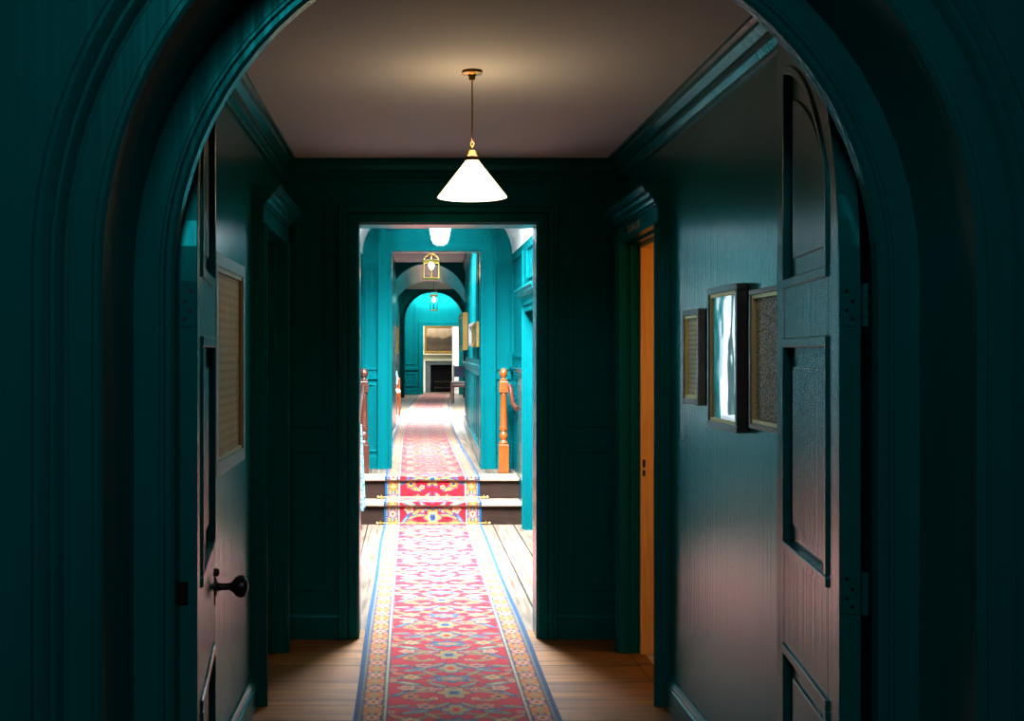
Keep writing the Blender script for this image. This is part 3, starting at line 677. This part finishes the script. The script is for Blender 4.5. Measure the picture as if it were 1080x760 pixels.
def pattern(u, v):
    """u: metres from the middle, v: metres along; returns linear RGB"""
    a = np.abs(u); C = np.zeros(u.shape + (3,))
    RED = (.44, .006, .016); NAVY = (.020, .040, .14); BLUE = (.04, .11, .20); GOLD = (.44, .21, .03); ORNG = (.52, .12, .012); OLIV = (.24, .20, .08); CREAM = (.46, .36, .18); PINK = (.50, .14, .13); SAGE = (.20, .25, .17)
    C[:] = RED
    def paint(mask, col): C[mask] = col
    P = .62; p = (v % P)
    def wrap(d): return (d + P / 2) % P - P / 2
    def ell(x0, v0, rx, rv, ang=0., lobes=0, amp=0.):
        dx = a - x0; dv = wrap(p - v0); c, s = math.cos(ang), math.sin(ang)
        X_ = (dx * c + dv * s) / rx; V_ = (-dx * s + dv * c) / rv
        r = np.sqrt(X_ ** 2 + V_ ** 2)
        if lobes: r = r / (1 + amp * np.cos(lobes * np.arctan2(V_, X_)))
        return r
    def flower(x0, v0, rx, rv, ang, lobes, cols, amp=.2):
        r = ell(x0, v0, rx, rv, ang, lobes, amp)
        paint(r < 1.16, NAVY); paint(r < 1.0, cols[0]); paint(r < .66, cols[1]); paint(r < .36, cols[2])
    # scrolling stems
    for (v0, amp, fr, ph, th, col) in ((.08, .055, 2.1, .3, .010, OLIV), (.24, -.060, 2.0, .9, .009, SAGE), (.40, .060, 2.2, 1.5, .010, OLIV), (.55, -.045, 1.9, .2, .008, BLUE)):
        d = np.abs(wrap(p - (v0 + amp * np.sin(a / .285 * math.pi * fr * .5 + ph))))
        paint(d < th + .003, NAVY); paint(d < th, col)
    # curling leaves
    for (x0, v0, rx, rv, an, c0, c1) in ((.07, .235, .050, .014, .7, SAGE, OLIV), (.13, .17, .055, .016, -.6, OLIV, GOLD), (.20, .26, .060, .016, .4, SAGE, CREAM), (.235, .10, .050, .014, -.9, BLUE, SAGE),
                                         (.10, .42, .052, .015, .9, OLIV, GOLD), (.17, .47, .058, .017, -.35, SAGE, BLUE), (.24, .40, .050, .015, .8, GOLD, ORNG), (.06, .56, .050, .014, -.8, OLIV, SAGE),
                                         (.24, .545, .046, .014, -.2, SAGE, OLIV), (.15, .015, .052, .015, .25, OLIV, GOLD)):
        r = ell(x0, v0, rx, rv, an); paint(r < 1.25, NAVY); paint(r < 1, c0); paint(r < .5, c1)
    flower(0, .115, .062, .070, 0, 6, (GOLD, SAGE, NAVY)); flower(0, .33, .085, .050, 0, 8, (BLUE, OLIV, PINK)); flower(0, .50, .050, .060, 0, 5, (SAGE, GOLD, RED))
    flower(.185, .355, .046, .040, .4, 6, (OLIV, CREAM, ORNG)); flower(.205, .185, .036, .032, 0, 5, (CREAM, PINK, GOLD)); flower(.19, .06, .040, .036, 0, 7, (ORNG, GOLD, NAVY))
    flower(.125, .545, .040, .034, .5, 6, (GOLD, PINK, BLUE)); flower(.095, .30, .022, .020, 0, 5, (GOLD, ORNG, NAVY)); flower(.27, .30, .022, .024, 0, 5, (GOLD, CREAM, RED)); flower(.27, .47, .020, .022, 0, 5, (PINK, GOLD, NAVY))
    flower(.09, .03, .020, .018, 0, 5, (CREAM, GOLD, RED)); flower(.09, .17, .018, .016, 0, 5, (PINK, CREAM, RED))
    # border
    hwid = RW / 2; e = hwid - a                                    # distance from the edge
    B0, B1 = .038, .118                                            # motif band
    mid = (B0 + B1) / 2
    bd = e < B1 + .026; paint(bd, NAVY)
    PB = .205; q = (v % PB) - PB / 2; em = (e - mid)
    paint((e > B0) & (e < B1), (.42, .24, .05))
    def br(v0, rv, re, lobes, amp, c):
        dq = (q - v0 + PB / 2) % PB - PB / 2
        r = np.sqrt((dq / rv) ** 2 + (em / re) ** 2) / (1 + amp * np.cos(lobes * np.arctan2(em / re, dq / rv)))
        inb = (e > B0) & (e < B1)
        for k, cc in c: paint((r < k) & inb, cc)
    br(0, .060, .042, 4, .28, ((1.12, NAVY), (1., ORNG), (.55, GOLD), (.28, SAGE)))
    br(PB / 2, .040, .036, 6, .12, ((1.15, NAVY), (1., PINK), (.62, CREAM), (.32, RED)))
    for s in (-1, 1):
        br(s * .054, .012, .012, 0, 0, ((1.3, NAVY), (1, SAGE)))
    paint(((e > B0 - .004) & (e < B0)) | ((e > B1) & (e < B1 + .004)), NAVY)
    paint((e > .024) & (e < .034), OLIV); paint((e > B1 + .004) & (e < B1 + .016), (.44, .40, .20)); paint((e > B1 + .016) & (e < B1 + .022), NAVY)
    paint((e > .024) & (e < .034) & ((v % .02) < .007), NAVY); paint((e > B1 + .008) & (e < B1 + .012) & ((v % .02) < .008), NAVY)
    paint(e < .024, (.004, .060, .15))
    return C * .62
pts = runner_path(); nu = 142
us = np.linspace(-RW / 2, RW / 2, nu)
Y = np.array([p[0] for p in pts]); ZZ = np.array([p[1] for p in pts]) + .007; LL = np.array([p[2] for p in pts]); CC = np.array([centre(y) for y in Y])
UU, VV = np.meshgrid(us, LL); colr = pattern(UU, VV)
wv = .0035 * np.sin(Y * 2.3)[:, None] * np.sign(us)[None, :] * (np.abs(us)[None, :] / (RW / 2)) ** 6
verts = np.stack([CC[:, None] + us[None, :] + wv, np.repeat(Y[:, None], nu, 1), np.repeat(ZZ[:, None], nu, 1)], -1).reshape(-1, 3)
nr = len(pts); idx = np.arange(nr * nu).reshape(nr, nu)
quads = np.stack([idx[:-1, :-1], idx[:-1, 1:], idx[1:, 1:], idx[1:, :-1]], -1).reshape(-1, 4)
org = np.array([.2, 2.35, 0.])
me = bpy.data.meshes.new('carpet_runner'); me.vertices.add(len(verts)); me.vertices.foreach_set('co', (verts - org).astype(np.float32).ravel())
me.loops.add(quads.size); me.loops.foreach_set('vertex_index', quads.astype(np.int32).ravel())
me.polygons.add(len(quads)); me.polygons.foreach_set('loop_start', np.arange(0, quads.size, 4, dtype=np.int32)); me.update(calc_edges=True)
at = me.color_attributes.new('weave', 'FLOAT_COLOR', 'POINT')
at.data.foreach_set('color', np.concatenate([colr.reshape(-1, 3), np.ones((nr * nu, 1))], 1).astype(np.float32).ravel())
rm = bpy.data.materials.new('woven_wool'); rm.use_nodes = True; nt = rm.node_tree; b = nt.nodes['Principled BSDF']; b.inputs['Roughness'].default_value = .9; b.inputs['Specular IOR Level'].default_value = .2; b.inputs['Sheen Weight'].default_value = .22; b.inputs['Sheen Roughness'].default_value = .4
an = nt.nodes.new('ShaderNodeAttribute'); an.attribute_name = 'weave'
nz = nt.nodes.new('ShaderNodeTexNoise'); nz.inputs['Scale'].default_value = 260; g = nt.nodes.new('ShaderNodeNewGeometry'); nt.links.new(g.outputs['Position'], nz.inputs['Vector'])
mr = nt.nodes.new('ShaderNodeMapRange'); mr.inputs[3].default_value = .75; mr.inputs[4].default_value = 1.25; nt.links.new(nz.outputs['Fac'], mr.inputs[0])
mxx = nt.nodes.new('ShaderNodeVectorMath'); mxx.operation = 'SCALE'; nt.links.new(an.outputs['Color'], mxx.inputs[0]); nt.links.new(mr.outputs[0], mxx.inputs['Scale']); nt.links.new(mxx.outputs[0], b.inputs['Base Color'])
me.materials.append(rm)
ro = bpy.data.objects.new('carpet_runner', me); COL.objects.link(ro); ro.location = org
ro['label'] = 'long red floral carpet runner with blue and gold border down the passage and steps'; ro['category'] = 'carpet runner'
so = ro.modifiers.new('thick', 'SOLIDIFY'); so.thickness = .006; so.offset = -1

# brass stair rods at the foot of each riser
def dup(root, loc):
    r = root.copy(); COL.objects.link(r); r.location = loc
    for c in list(root.children):
        k = c.copy(); COL.objects.link(k); k.parent = r
    return r
yr, zr = D2 - .022, .012; x0, x1 = .205 - RW / 2 - .05, .205 + RW / 2 + .05
sr = thing('stair_rod', (.205, yr, zr), 'brass carpet rod at the foot of the lower step', 'stair rod', 'brass stair rods')
MB().tube([(x0, yr, zr + .006), (x1, yr, zr + .006)], .0035, 8).build('rod', 'brass', sr, smooth=True)
for s, xx in ((-1, x0), (1, x1)):
    MB().lathe((xx, yr, zr + .006), [(.006, 0), (.010, .006), (.010, .014), (.002, .022)], 12, (s, 0, 0)).build('finial', 'brass', sr, smooth=True)
    MB().box(xx - s * .02 - .006, xx - s * .02 + .006, yr - .006, yr + .020, zr - .004, zr + .022).build('bracket', 'brass', sr)
s2 = dup(sr, (.205, yr + .26, zr + RISE)); s2['label'] = 'brass carpet rod at the foot of the upper step'

# ------------------------------------------------------------------ far corridor
SK = .024
def wx(x, y): return x + SK * (y - D3)       # the corridor drifts slightly to the right
def skew_wall(mb, x, th, ya, yb, z0, z1, s):
    a0, a1 = wx(x, ya), wx(x, yb); mb.prism([(a0, ya, z0), (a1, yb, z0), (a1 + s * th, yb, z0), (a0 + s * th, ya, z0)], (0, 0, z1 - z0))
A1 = 17.4; A1b = 18.4; CG = 2.875
RG = OX1 + .02; LG = -.36
mb = MB(); skew_wall(mb, RG, .12, D3 + .15, A1 + .02, UF, CG, 1)
struct(mb, 'wall_gallery_right', 'teal', 'panelled teal right wall of the far corridor', 'wall')
mb = MB(); skew_wall(mb, LG, .12, D3 + .15, A1 + .02, UF, CG, -1)
struct(mb, 'wall_gallery_left', 'teal', 'teal left wall of the far corridor', 'wall')
# vertical panel battens, dado and skirting on the right gallery wall
mb = MB(); y = D3 + .35
while y < A1 - .2:
    xw = wx(RG, y)
    mb.box(xw - .020, xw + .01, y, y + .07, UF + .2, 1.28); mb.box(xw - .020, xw + .01, y, y + .07, 1.42, CG - .18); y += .52
skew_wall(mb, RG - .022, .03, D3 + .18, A1, 1.26, 1.34, 1); skew_wall(mb, RG - .04, .045, D3 + .18, A1, 1.33, 1.365, 1); skew_wall(mb, RG - .03, .035, D3 + .18, A1, UF, UF + .16, 1)
skew_wall(mb, RG - .022, .03, D3 + .18, A1, CG - .2, CG - .12, 1); skew_wall(mb, RG - .05, .055, D3 + .18, A1, CG - .12, CG, 1)
struct(mb, 'trim_11', 'teal', 'battens, dado rail and skirting along the far corridor right wall', 'panelling', bevel=.004)
# ceiling with a rooflight near the start
mb = MB(); mb.box(-.7, 1.3, D3 + .15, 12.0, CG, CG + .1); mb.box(-.7, 1.3, 14.0, A1 + .1, CG, CG + .1); mb.box(-.7, -.3, 12.0, 14.0, CG, CG + .1); mb.box(.85, 1.3, 12.0, 14.0, CG, CG + .1)
mb.box(-.35, -.3, 11.95, 14.05, CG + .1, 3.4); mb.box(.85, .9, 11.95, 14.05, CG + .1, 3.4); mb.box(-.3, .85, 11.95, 12.0, CG + .1, 3.4); mb.box(-.3, .85, 14.0, 14.05, CG + .1, 3.4); mb.box(-.35, .9, 11.95, 14.05, 3.4, 3.45)
struct(mb, 'ceiling_gallery', 'ceil', 'grey white ceiling of the far corridor', 'ceiling')
# first arch
AF = (X(451, A1), Z(320, A1), .61); AB = (X(453, A1b), Z(296, A1b) - .629, .629)
struct(arch_wall(-.9, 1.9, UF, 3.3, A1, A1b, AF, AB), 'wall_first_arch', 'teal', 'dark teal wall with the nearer arch of the far corridor', 'wall', smooth=True)
mb = MB(); arch_sweep(mb, AF[0], AF[1], [(.61, A1 + .01), (.605, A1 - .03), (.63, A1 - .04), (.66, A1 - .03), (.665, A1 + .01)], UF, 32)
for s in (-1, 1): a, b = sorted((AF[0] + s * .59, AF[0] + s * .69)); mb.box(a, b, A1 - .06, A1 + .02, AF[1] - .07, AF[1])
struct(mb, 'trim_12', 'teal', 'moulded rim and imposts of the nearer far arch', 'architrave', smooth=True)
# middle room
A2 = 28.6; A2b = 28.85; CM = 3.10; DE = 30.6
ML = lambda y: -.47 + .022 * (y - 18.4); MR = lambda y: 1.20 + .024 * (y - 18.4)
mb = MB(); mb.prism([(ML(A1b), A1b - .05, UF), (ML(DE), DE, UF), (ML(DE) - .12, DE, UF), (ML(A1b) - .12, A1b - .05, UF)], (0, 0, CM - UF + .1))
struct(mb, 'wall_hall_left', 'teal', 'teal left wall of the far hall behind the chair', 'wall')
mb = MB(); mb.prism([(MR(A1b), A1b - .05, UF), (MR(DE) + .1, DE, UF), (MR(DE) + .22, DE, UF), (MR(A1b) + .12, A1b - .05, UF)], (0, 0, CM - UF + .1))
struct(mb, 'wall_hall_right', 'teal', 'teal right wall of the far hall', 'wall')
mb = MB(); mb.box(-.9, 2.1, A1b - .02, 18.6, CM, CM + .1); mb.box(-.9, -.1, 18.6, 22.6, CM, CM + .1); mb.box(.95, 2.1, 18.6, 22.6, CM, CM + .1); mb.box(-.9, 2.1, 22.6, A2 + .05, CM, CM + .1)
mb.box(-.15, -.1, 18.55, 22.65, CM + .1, 3.6); mb.box(.95, 1., 18.55, 22.65, CM + .1, 3.6); mb.box(-.1, .95, 18.55, 18.6, CM + .1, 3.6); mb.box(-.1, .95, 22.6, 22.65, CM + .1, 3.6); mb.box(-.15, 1., 18.55, 22.65, 3.6, 3.65)
mb.box(-.9, 2.1, A2b - .05, DE + .1, CM + .02, CM + .12)
struct(mb, 'ceiling_hall', 'cream', 'cream ceiling of the far hall behind the nearer arch', 'ceiling')
A2P = (X(457.5, A2), Z(307.7, A2) - .74, .74)
struct(arch_wall(-.9, 2.2, UF, CM + .2, A2, A2b, A2P), 'wall_second_arch', 'teal', 'dark teal wall with the farther arch of the corridor', 'wall', smooth=True)
mb = MB(); arch_sweep(mb, A2P[0], A2P[1], [(.74, A2 + .01), (.735, A2 - .03), (.76, A2 - .05), (.80, A2 - .04), (.805, A2 + .01)], UF, 32)
for s in (-1, 1): a, b = sorted((A2P[0] + s * .72, A2P[0] + s * .84)); mb.box(a, b, A2 - .08, A2 + .02, A2P[1] - .09, A2P[1])
struct(mb, 'trim_13', 'teal', 'moulded rim and imposts of the farther arch', 'architrave', smooth=True)
# end wall with its doorway
EX0, EX1, EZ = X(446.5, DE), X(484, DE), Z(343.5, DE)
mb = MB(); mb.box(-.9, EX0, DE, DE + .15, UF, CM + .1); mb.box(EX1, 2.2, DE, DE + .15, UF, CM + .1); mb.box(EX0, EX1, DE, DE + .15, EZ, CM + .1)
struct(mb, 'wall_end', 'teal', 'bright teal end wall with the doorway to the fireplace room', 'wall')
mb = MB()
for w0, w1, t in ((0, .06, .025), (.06, .12, .045)):
    mb.box(EX0 - w1, EX0 - w0, DE - t, DE, UF, EZ + w1); mb.box(EX1 + w0, EX1 + w1, DE - t, DE, UF, EZ + w1); mb.box(EX0 - w0, EX1 + w0, DE - t, DE, EZ + w0, EZ + w1)
zd = Z(389, DE); xa = -.12
mb.box(xa - .3, EX0 - .12, DE - .035, DE, zd - .03, zd + .04); rect_frame_y(mb, xa, EX0 - .2, zd + .12, 2.9, DE, .04, .02); rect_frame_y(mb, xa, EX0 - .2, UF + .22, zd - .1, DE, .04, .02); mb.box(xa - .3, EX0 - .12, DE - .03, DE, UF, UF + .14)
struct(mb, 'door_10', 'teal', 'door case and panelling of the doorway to the fireplace room', 'door frame', bevel=.004)
# white open door leaf inside
mb = MB(); p0 = (EX1 + .0, DE + .16); p1_ = (X(477, 31.5), 31.5); dx, dy = p1_[0] - p0[0], p1_[1] - p0[1]; ln = math.hypot(dx, dy); dx /= ln; dy /= ln
xfw = lambda a, t, z: (p0[0] + dx * a + dy * t, p0[1] + dy * a - dx * t, z)
mb.xf = xfw; mb.box(0, ln, 0, .045, UF + .01, EZ - .01)
for za, zb_ in ((UF + .15, 1.15), (1.3, EZ - .15)):
    for a, b, c, d in ((.12, ln - .12, za, za + .03), (.12, ln - .12, zb_ - .03, zb_), (.12, .15, za, zb_), (ln - .15, ln - .12, za, zb_)): mb.box(a, b, -.012, 0, c, d)
struct(mb, 'door_11', 'whitepaint', 'white door leaf standing open at the far fireplace room', 'door')
# fireplace room
FY = 32.6
mb = MB(); mb.box(-.9, 2.9, FY, FY + .2, UF, 3.2); mb.box(-1.0, -.9, DE + .15, FY + .1, UF, 3.2); mb.box(2.8, 2.9, DE + .15, FY + .1, UF, 3.2)
struct(mb, 'wall_fireplace', 'cream', 'pale wall behind the far fireplace', 'wall')
struct(MB().box(-1, 2.9, DE + .05, FY + .2, 3.1, 3.2), 'ceiling_fireplace', 'white', 'white ceiling of the far fireplace room', 'ceiling')
fs = FY / F
fx0, fx1 = X(446, FY), X(492, FY)
fp = thing('fireplace', ((fx0 + fx1) / 2, FY, UF), 'cream fireplace with grey slips and black hearth opening at the corridor end', 'fireplace')
zt0, zt1 = Z(380.5, FY), Z(373, FY)
mb = MB(); mb.box(fx0, X(448.5, FY), FY - .12, FY, UF, zt0); mb.box(X(489.5, FY), fx1, FY - .12, FY, UF, zt0); mb.box(fx0, fx1, FY - .12, FY, zt0, zt1 - .03)
mb.build('surround', 'cream', fp, bevel=.006)
MB().box(fx0 - .06, fx1 + .06, FY - .20, FY, zt1 - .03, zt1).build('mantel_shelf', 'cream', fp, bevel=.006)
bx0, bx1, bz = X(454, FY), X(484, FY), Z(384.5, FY)
mb = MB(); mb.box(X(448.5, FY), bx0, FY - .10, FY, UF, bz); mb.box(bx1, X(489.5, FY), FY - .10, FY, UF, bz); mb.box(X(448.5, FY), X(489.5, FY), FY - .10, FY, bz, zt0)
mb.build('slip', 'slate', fp, bevel=.003)
MB().box(bx0, bx1, FY - .02, FY, UF, bz).build('firebox', 'soot', fp)
mb = MB()
for i in range(7): mb.tube([(bx0 + .15 + i * .07, FY - .07, UF + .12), (bx0 + .15 + i * .07, FY - .07, UF + .30)], .008, 6)
mb.tube([(bx0 + .12, FY - .07, UF + .12), (bx1 - .12, FY - .07, UF + .12)], .012, 6); mb.tube([(bx0 + .12, FY - .07, UF + .30), (bx1 - .12, FY - .07, UF + .30)], .012, 6)
mb.tube([(bx0 + .14, FY - .07, UF), (bx0 + .14, FY - .07, UF + .13)], .012, 6); mb.tube([(bx1 - .14, FY - .07, UF), (bx1 - .14, FY - .07, UF + .13)], .012, 6)
mb.build('grate', 'iron', fp)
# landscape painting above the mantel (faces -Y)
px0, px1, pz0, pz1 = X(447.5, FY), X(490, FY), zt1 + .02, Z(343, FY)
lp = thing('landscape_painting', ((px0 + px1) / 2, FY - .03, pz0), 'gilt framed brown landscape painting above the far fireplace', 'painting')
mb = MB(); w = .06
for a, b, c, d in ((px0, px1, pz0, pz0 + w), (px0, px1, pz1 - w, pz1), (px0, px0 + w, pz0 + w, pz1 - w), (px1 - w, px1, pz0 + w, pz1 - w)): mb.box(a, b, FY - .07, FY - .002, c, d)
mb.build('frame', 'gilt', lp, bevel=.008)
MB().box(px0 + w, px1 - w, FY - .045, FY - .004, pz0 + w, pz1 - w).build('canvas', 'land', lp)

# pictures on the far corridor walls (slightly turned with the wall)
yg0, yg1 = 15.7, 17.0
picture('gilt_picture', wx(RG, yg0) + .0, 1, yg0, yg1, Z(369, 16.4), Z(331, 16.4), .085, .06, 'gilt', 'dusk', 'large gilt framed picture at the end of the far corridor right wall', slip=None)
picture('grey_picture', wx(RG, 12.5) - .018, 1, 12.5, 13.3, Z(365, 12.9), Z(341, 12.9), .03, .035, 'frame_grey', 'page', 'small grey framed picture in the far corridor, farther of two', group='small pictures in the far corridor', slip=None)
picture('grey_picture', wx(RG, 11.3) - .018, 1, 11.3, 12.1, Z(366, 11.7), Z(340, 11.7), .03, .035, 'gilt', 'sampler', 'small gilt edged picture in the far corridor, nearest the opening', group='small pictures in the far corridor', slip=None)
yl = 24.6
picture('hall_picture', ML(yl) + .0, -1, yl, yl + 1.2, Z(373, yl), Z(345, yl), .09, .05, 'gilt', 'dusk', 'gilt framed picture on the far hall left wall above the chair', slip=None)

# lanterns
def lantern(name, x, y, z0, z1, r, nseg, zc, fm, label):
    root = thing(name, (x, y, z0), label, 'lantern')
    h = z1 - z0; hb = z0 + .08 * h; ht = z0 + .72 * h
    mb = MB(); ring = lambda rr, z: [(x + rr * math.cos(2 * math.pi * (i + .5) / nseg), y + rr * math.sin(2 * math.pi * (i + .5) / nseg), z) for i in range(nseg + 1)]
    for zz, th in ((hb, .011), (ht, .014), (ht - .06 * h, .006)): mb.tube(ring(r, zz), th, 6)
    for i in range(nseg):
        a = 2 * math.pi * (i + .5) / nseg; mb.tube([(x + r * math.cos(a), y + r * math.sin(a), hb), (x + r * math.cos(a), y + r * math.sin(a), ht)], .006, 6)
    mb.build('frame', fm, root)
    mb = MB()
    for i in range(nseg):
        a = 2 * math.pi * (i + .5) / nseg
        mb.tube([(x + r * math.cos(a), y + r * math.sin(a), ht), (x + r * .85 * math.cos(a), y + r * .85 * math.sin(a), ht + .12 * h), (x + r * .35 * math.cos(a), y + r * .35 * math.sin(a), z1 - .05 * h), (x, y, z1)], .005, 6)
    mb.build('crown', fm, root)
    mb = MB(); mb.loft([ring(r * .97, hb), ring(r * .97, ht)]); mb.build('glass', 'lglass', root)
    mb = MB(); mb.tube([(x, y, z1 - .002), (x, y, zc)], .005, 8); mb.build('rod', fm, root, smooth=True)
    MB().lathe((x, y, zc), [(.05, -.02), (.05, 0)], 16).build('ceiling_rose', fm, root)
    mb = MB(); mb.lathe((x, y, hb), [(.02, 0), (.02, .015), (.010, .02), (.010, .35 * h)], 10); mb.build('candle_holder', fm, root, smooth=True)
    MB().lathe((x, y, hb + .33 * h), [(.012, 0), (.032, .03), (.036, .055), (.020, .095), (.001, .115)], 12).build('bulb', 'bulb', root, smooth=True)
    return root
ly = 13.9; lantern('brass_lantern', X(455, ly), ly, Z(296, ly), Z(267, ly), .105, 6, CG, 'brass', 'bright brass and glass lantern hanging in front of the nearer far arch')
ly = 24.; lantern('dark_lantern', X(457.5, ly), ly, Z(329, ly), Z(304, ly), .105, 4, CM, 'brassold', 'small square dark framed lantern hanging in the far hall')

# chairs
def chair(name, x, y, rz, z0, label, wood, seatm, backm, hs=.45, hb=.95, w=.50, arms=False):
    root = thing(name, (x, y, z0), label, 'chair')
    c, s = math.cos(rz), math.sin(rz); xf = lambda a, b, z: (x + a * c - b * s, y + a * s + b * c, z0 + z)
    d = w / 2
    for a, b in ((-d, -d), (d, -d), (-d, d), (d, d)):
        mb = MB(); mb.xf = xf
        if b > 0: mb.loft([[(a - .018, b + k - .018, z), (a + .018, b + k - .018, z), (a + .018, b + k + .018, z), (a - .018, b + k + .018, z)] for z, k in ((0, .03), (hs, 0), (hb, .09))], True)
        else: mb.loft([[(a - q, b - q, z), (a + q, b - q, z), (a + q, b + q, z), (a - q, b + q, z)] for z, q in ((0, .013), (hs - .03, .02))], True)
        mb.build('leg', wood, root)
    mb = MB(); mb.xf = xf; mb.box(-d - .01, d + .01, -d - .01, d + .01, hs - .10, hs - .035); mb.build('seat_rail', wood, root, bevel=.004)
    mb = MB(); mb.xf = xf; mb.box(-d - .015, d + .015, -d - .015, d - .02, hs - .036, hs + .03); mb.build('seat', seatm, root, bevel=.02)
    mb = MB(); mb.xf = xf
    bw = d + .022 if arms else d - .02; bf = .035 if arms else .02
    mb.loft([[(-bw, d + k - bf, z), (bw, d + k - bf, z), (bw, d + k + .02, z), (-bw, d + k + .02, z)] for z, k in ((hs + .12, .02), (hb - .02, .088))], True)
    mb.build('backrest', backm, root, bevel=.01)
    if arms:
        for a in (-d, d):
            mb = MB(); mb.xf = xf; mb.tube([(a, d + .03, hs + .24), (a, 0, hs + .23), (a, -d + .05, hs + .22), (a, -d + .03, hs)], .016, 8); mb.build('arm', wood, root, smooth=True)
    return root
# left chair faces into the corridor (+X): local -b is the front
chair('hall_chair', X(420.3, 20.2) - .22, 20.4, math.radians(8), UF, 'light wooden chair with pale blue back at the left side of the far hall', 'oak', 'seatwhite', 'seatblue', .43, .80, .42, True)
chair('side_chair', X(475.5, 25.0) + .29, 25.2, math.radians(-7), UF, 'dark chair with leather seat at the right side of the far hall', 'mahog', 'seatdark', 'seatnavy', .46, .84, .50)

# ------------------------------------------------------------------ light
def area(name, loc, rot, sx, sy, e, col, spread=180):
    l = bpy.data.lights.new(name, 'AREA'); l.shape = 'RECTANGLE'; l.size = sx; l.size_y = sy; l.energy = e; l.color = col; l.spread = math.radians(spread)
    o = bpy.data.objects.new(name, l); COL.objects.link(o); o.location = loc; o.rotation_euler = rot; return o
def point(name, loc, e, col, r):
    l = bpy.data.lights.new(name, 'POINT'); l.energy = e; l.color = col; l.shadow_soft_size = r
    o = bpy.data.objects.new(name, l); COL.objects.link(o); o.location = loc; return o
R_ = math.radians
area('entry_fill_light', (-.2, -.5, 3.02), (R_(48), 0, 0), .9, .5, 30, (.86, .97, 1))  # added fill, unseen above and behind the camera, brightens the arch face
area('lobby_window_light', (BL - .03, 9.2, 1.58), (0, R_(-90), 0), 1.25, .78, 2.6, (.40, .88, 1))      # faces +X
area('lobby_roof_light', ((BL + BR) / 2, 8.3, 3.42), (R_(11), R_(-4), 0), .75, 1.7, 1350, (.85, .91, 1), 122)
area('corridor_roof_light', (.27, 12.9, 3.33), (R_(20), 0, 0), .9, 1.9, 620, (.88, .93, 1), 115)
area('hall_roof_light', (.42, 20.6, 3.55), (0, 0, 0), 1.0, 3.9, 1500, (.88, .93, 1), 125)
area('end_light', (.75, 29.3, 3.05), (R_(20), 0, 0), 1.3, .6, 240, (.95, .98, 1))
area('fireplace_room_light', (.3, 31.6, 3.05), (0, 0, 0), 1.4, .9, 100, (1, .97, .9))
point('pendant_bulb', (LX, LY, Z(200, LY)), 3.5, (1, .66, .32), .04)
point('pendant_glow', (LX, LY, Z(150, LY)), 2.4, (1, .62, .30), .05)
point('side_room_lamp', (2.1, 5.0, 1.7), 16, (1, .46, .08), .12)
point('lantern_bulb', (X(455, 13.9), 13.9, 2.45), 4, (1, .75, .4), .03)
w = bpy.data.worlds.new('world'); sc.world = w; w.use_nodes = True
w.node_tree.nodes['Background'].inputs[0].default_value = (.5, .7, .8, 1); w.node_tree.nodes['Background'].inputs[1].default_value = .02
sc.view_settings.view_transform = 'Standard'; sc.view_settings.look = 'None'; sc.view_settings.exposure = 0; sc.view_settings.gamma = 1; sc.view_settings.use_curve_mapping = False
sc.cycles.use_denoising = True
sc.cycles.max_bounces = 10; sc.cycles.diffuse_bounces = 5
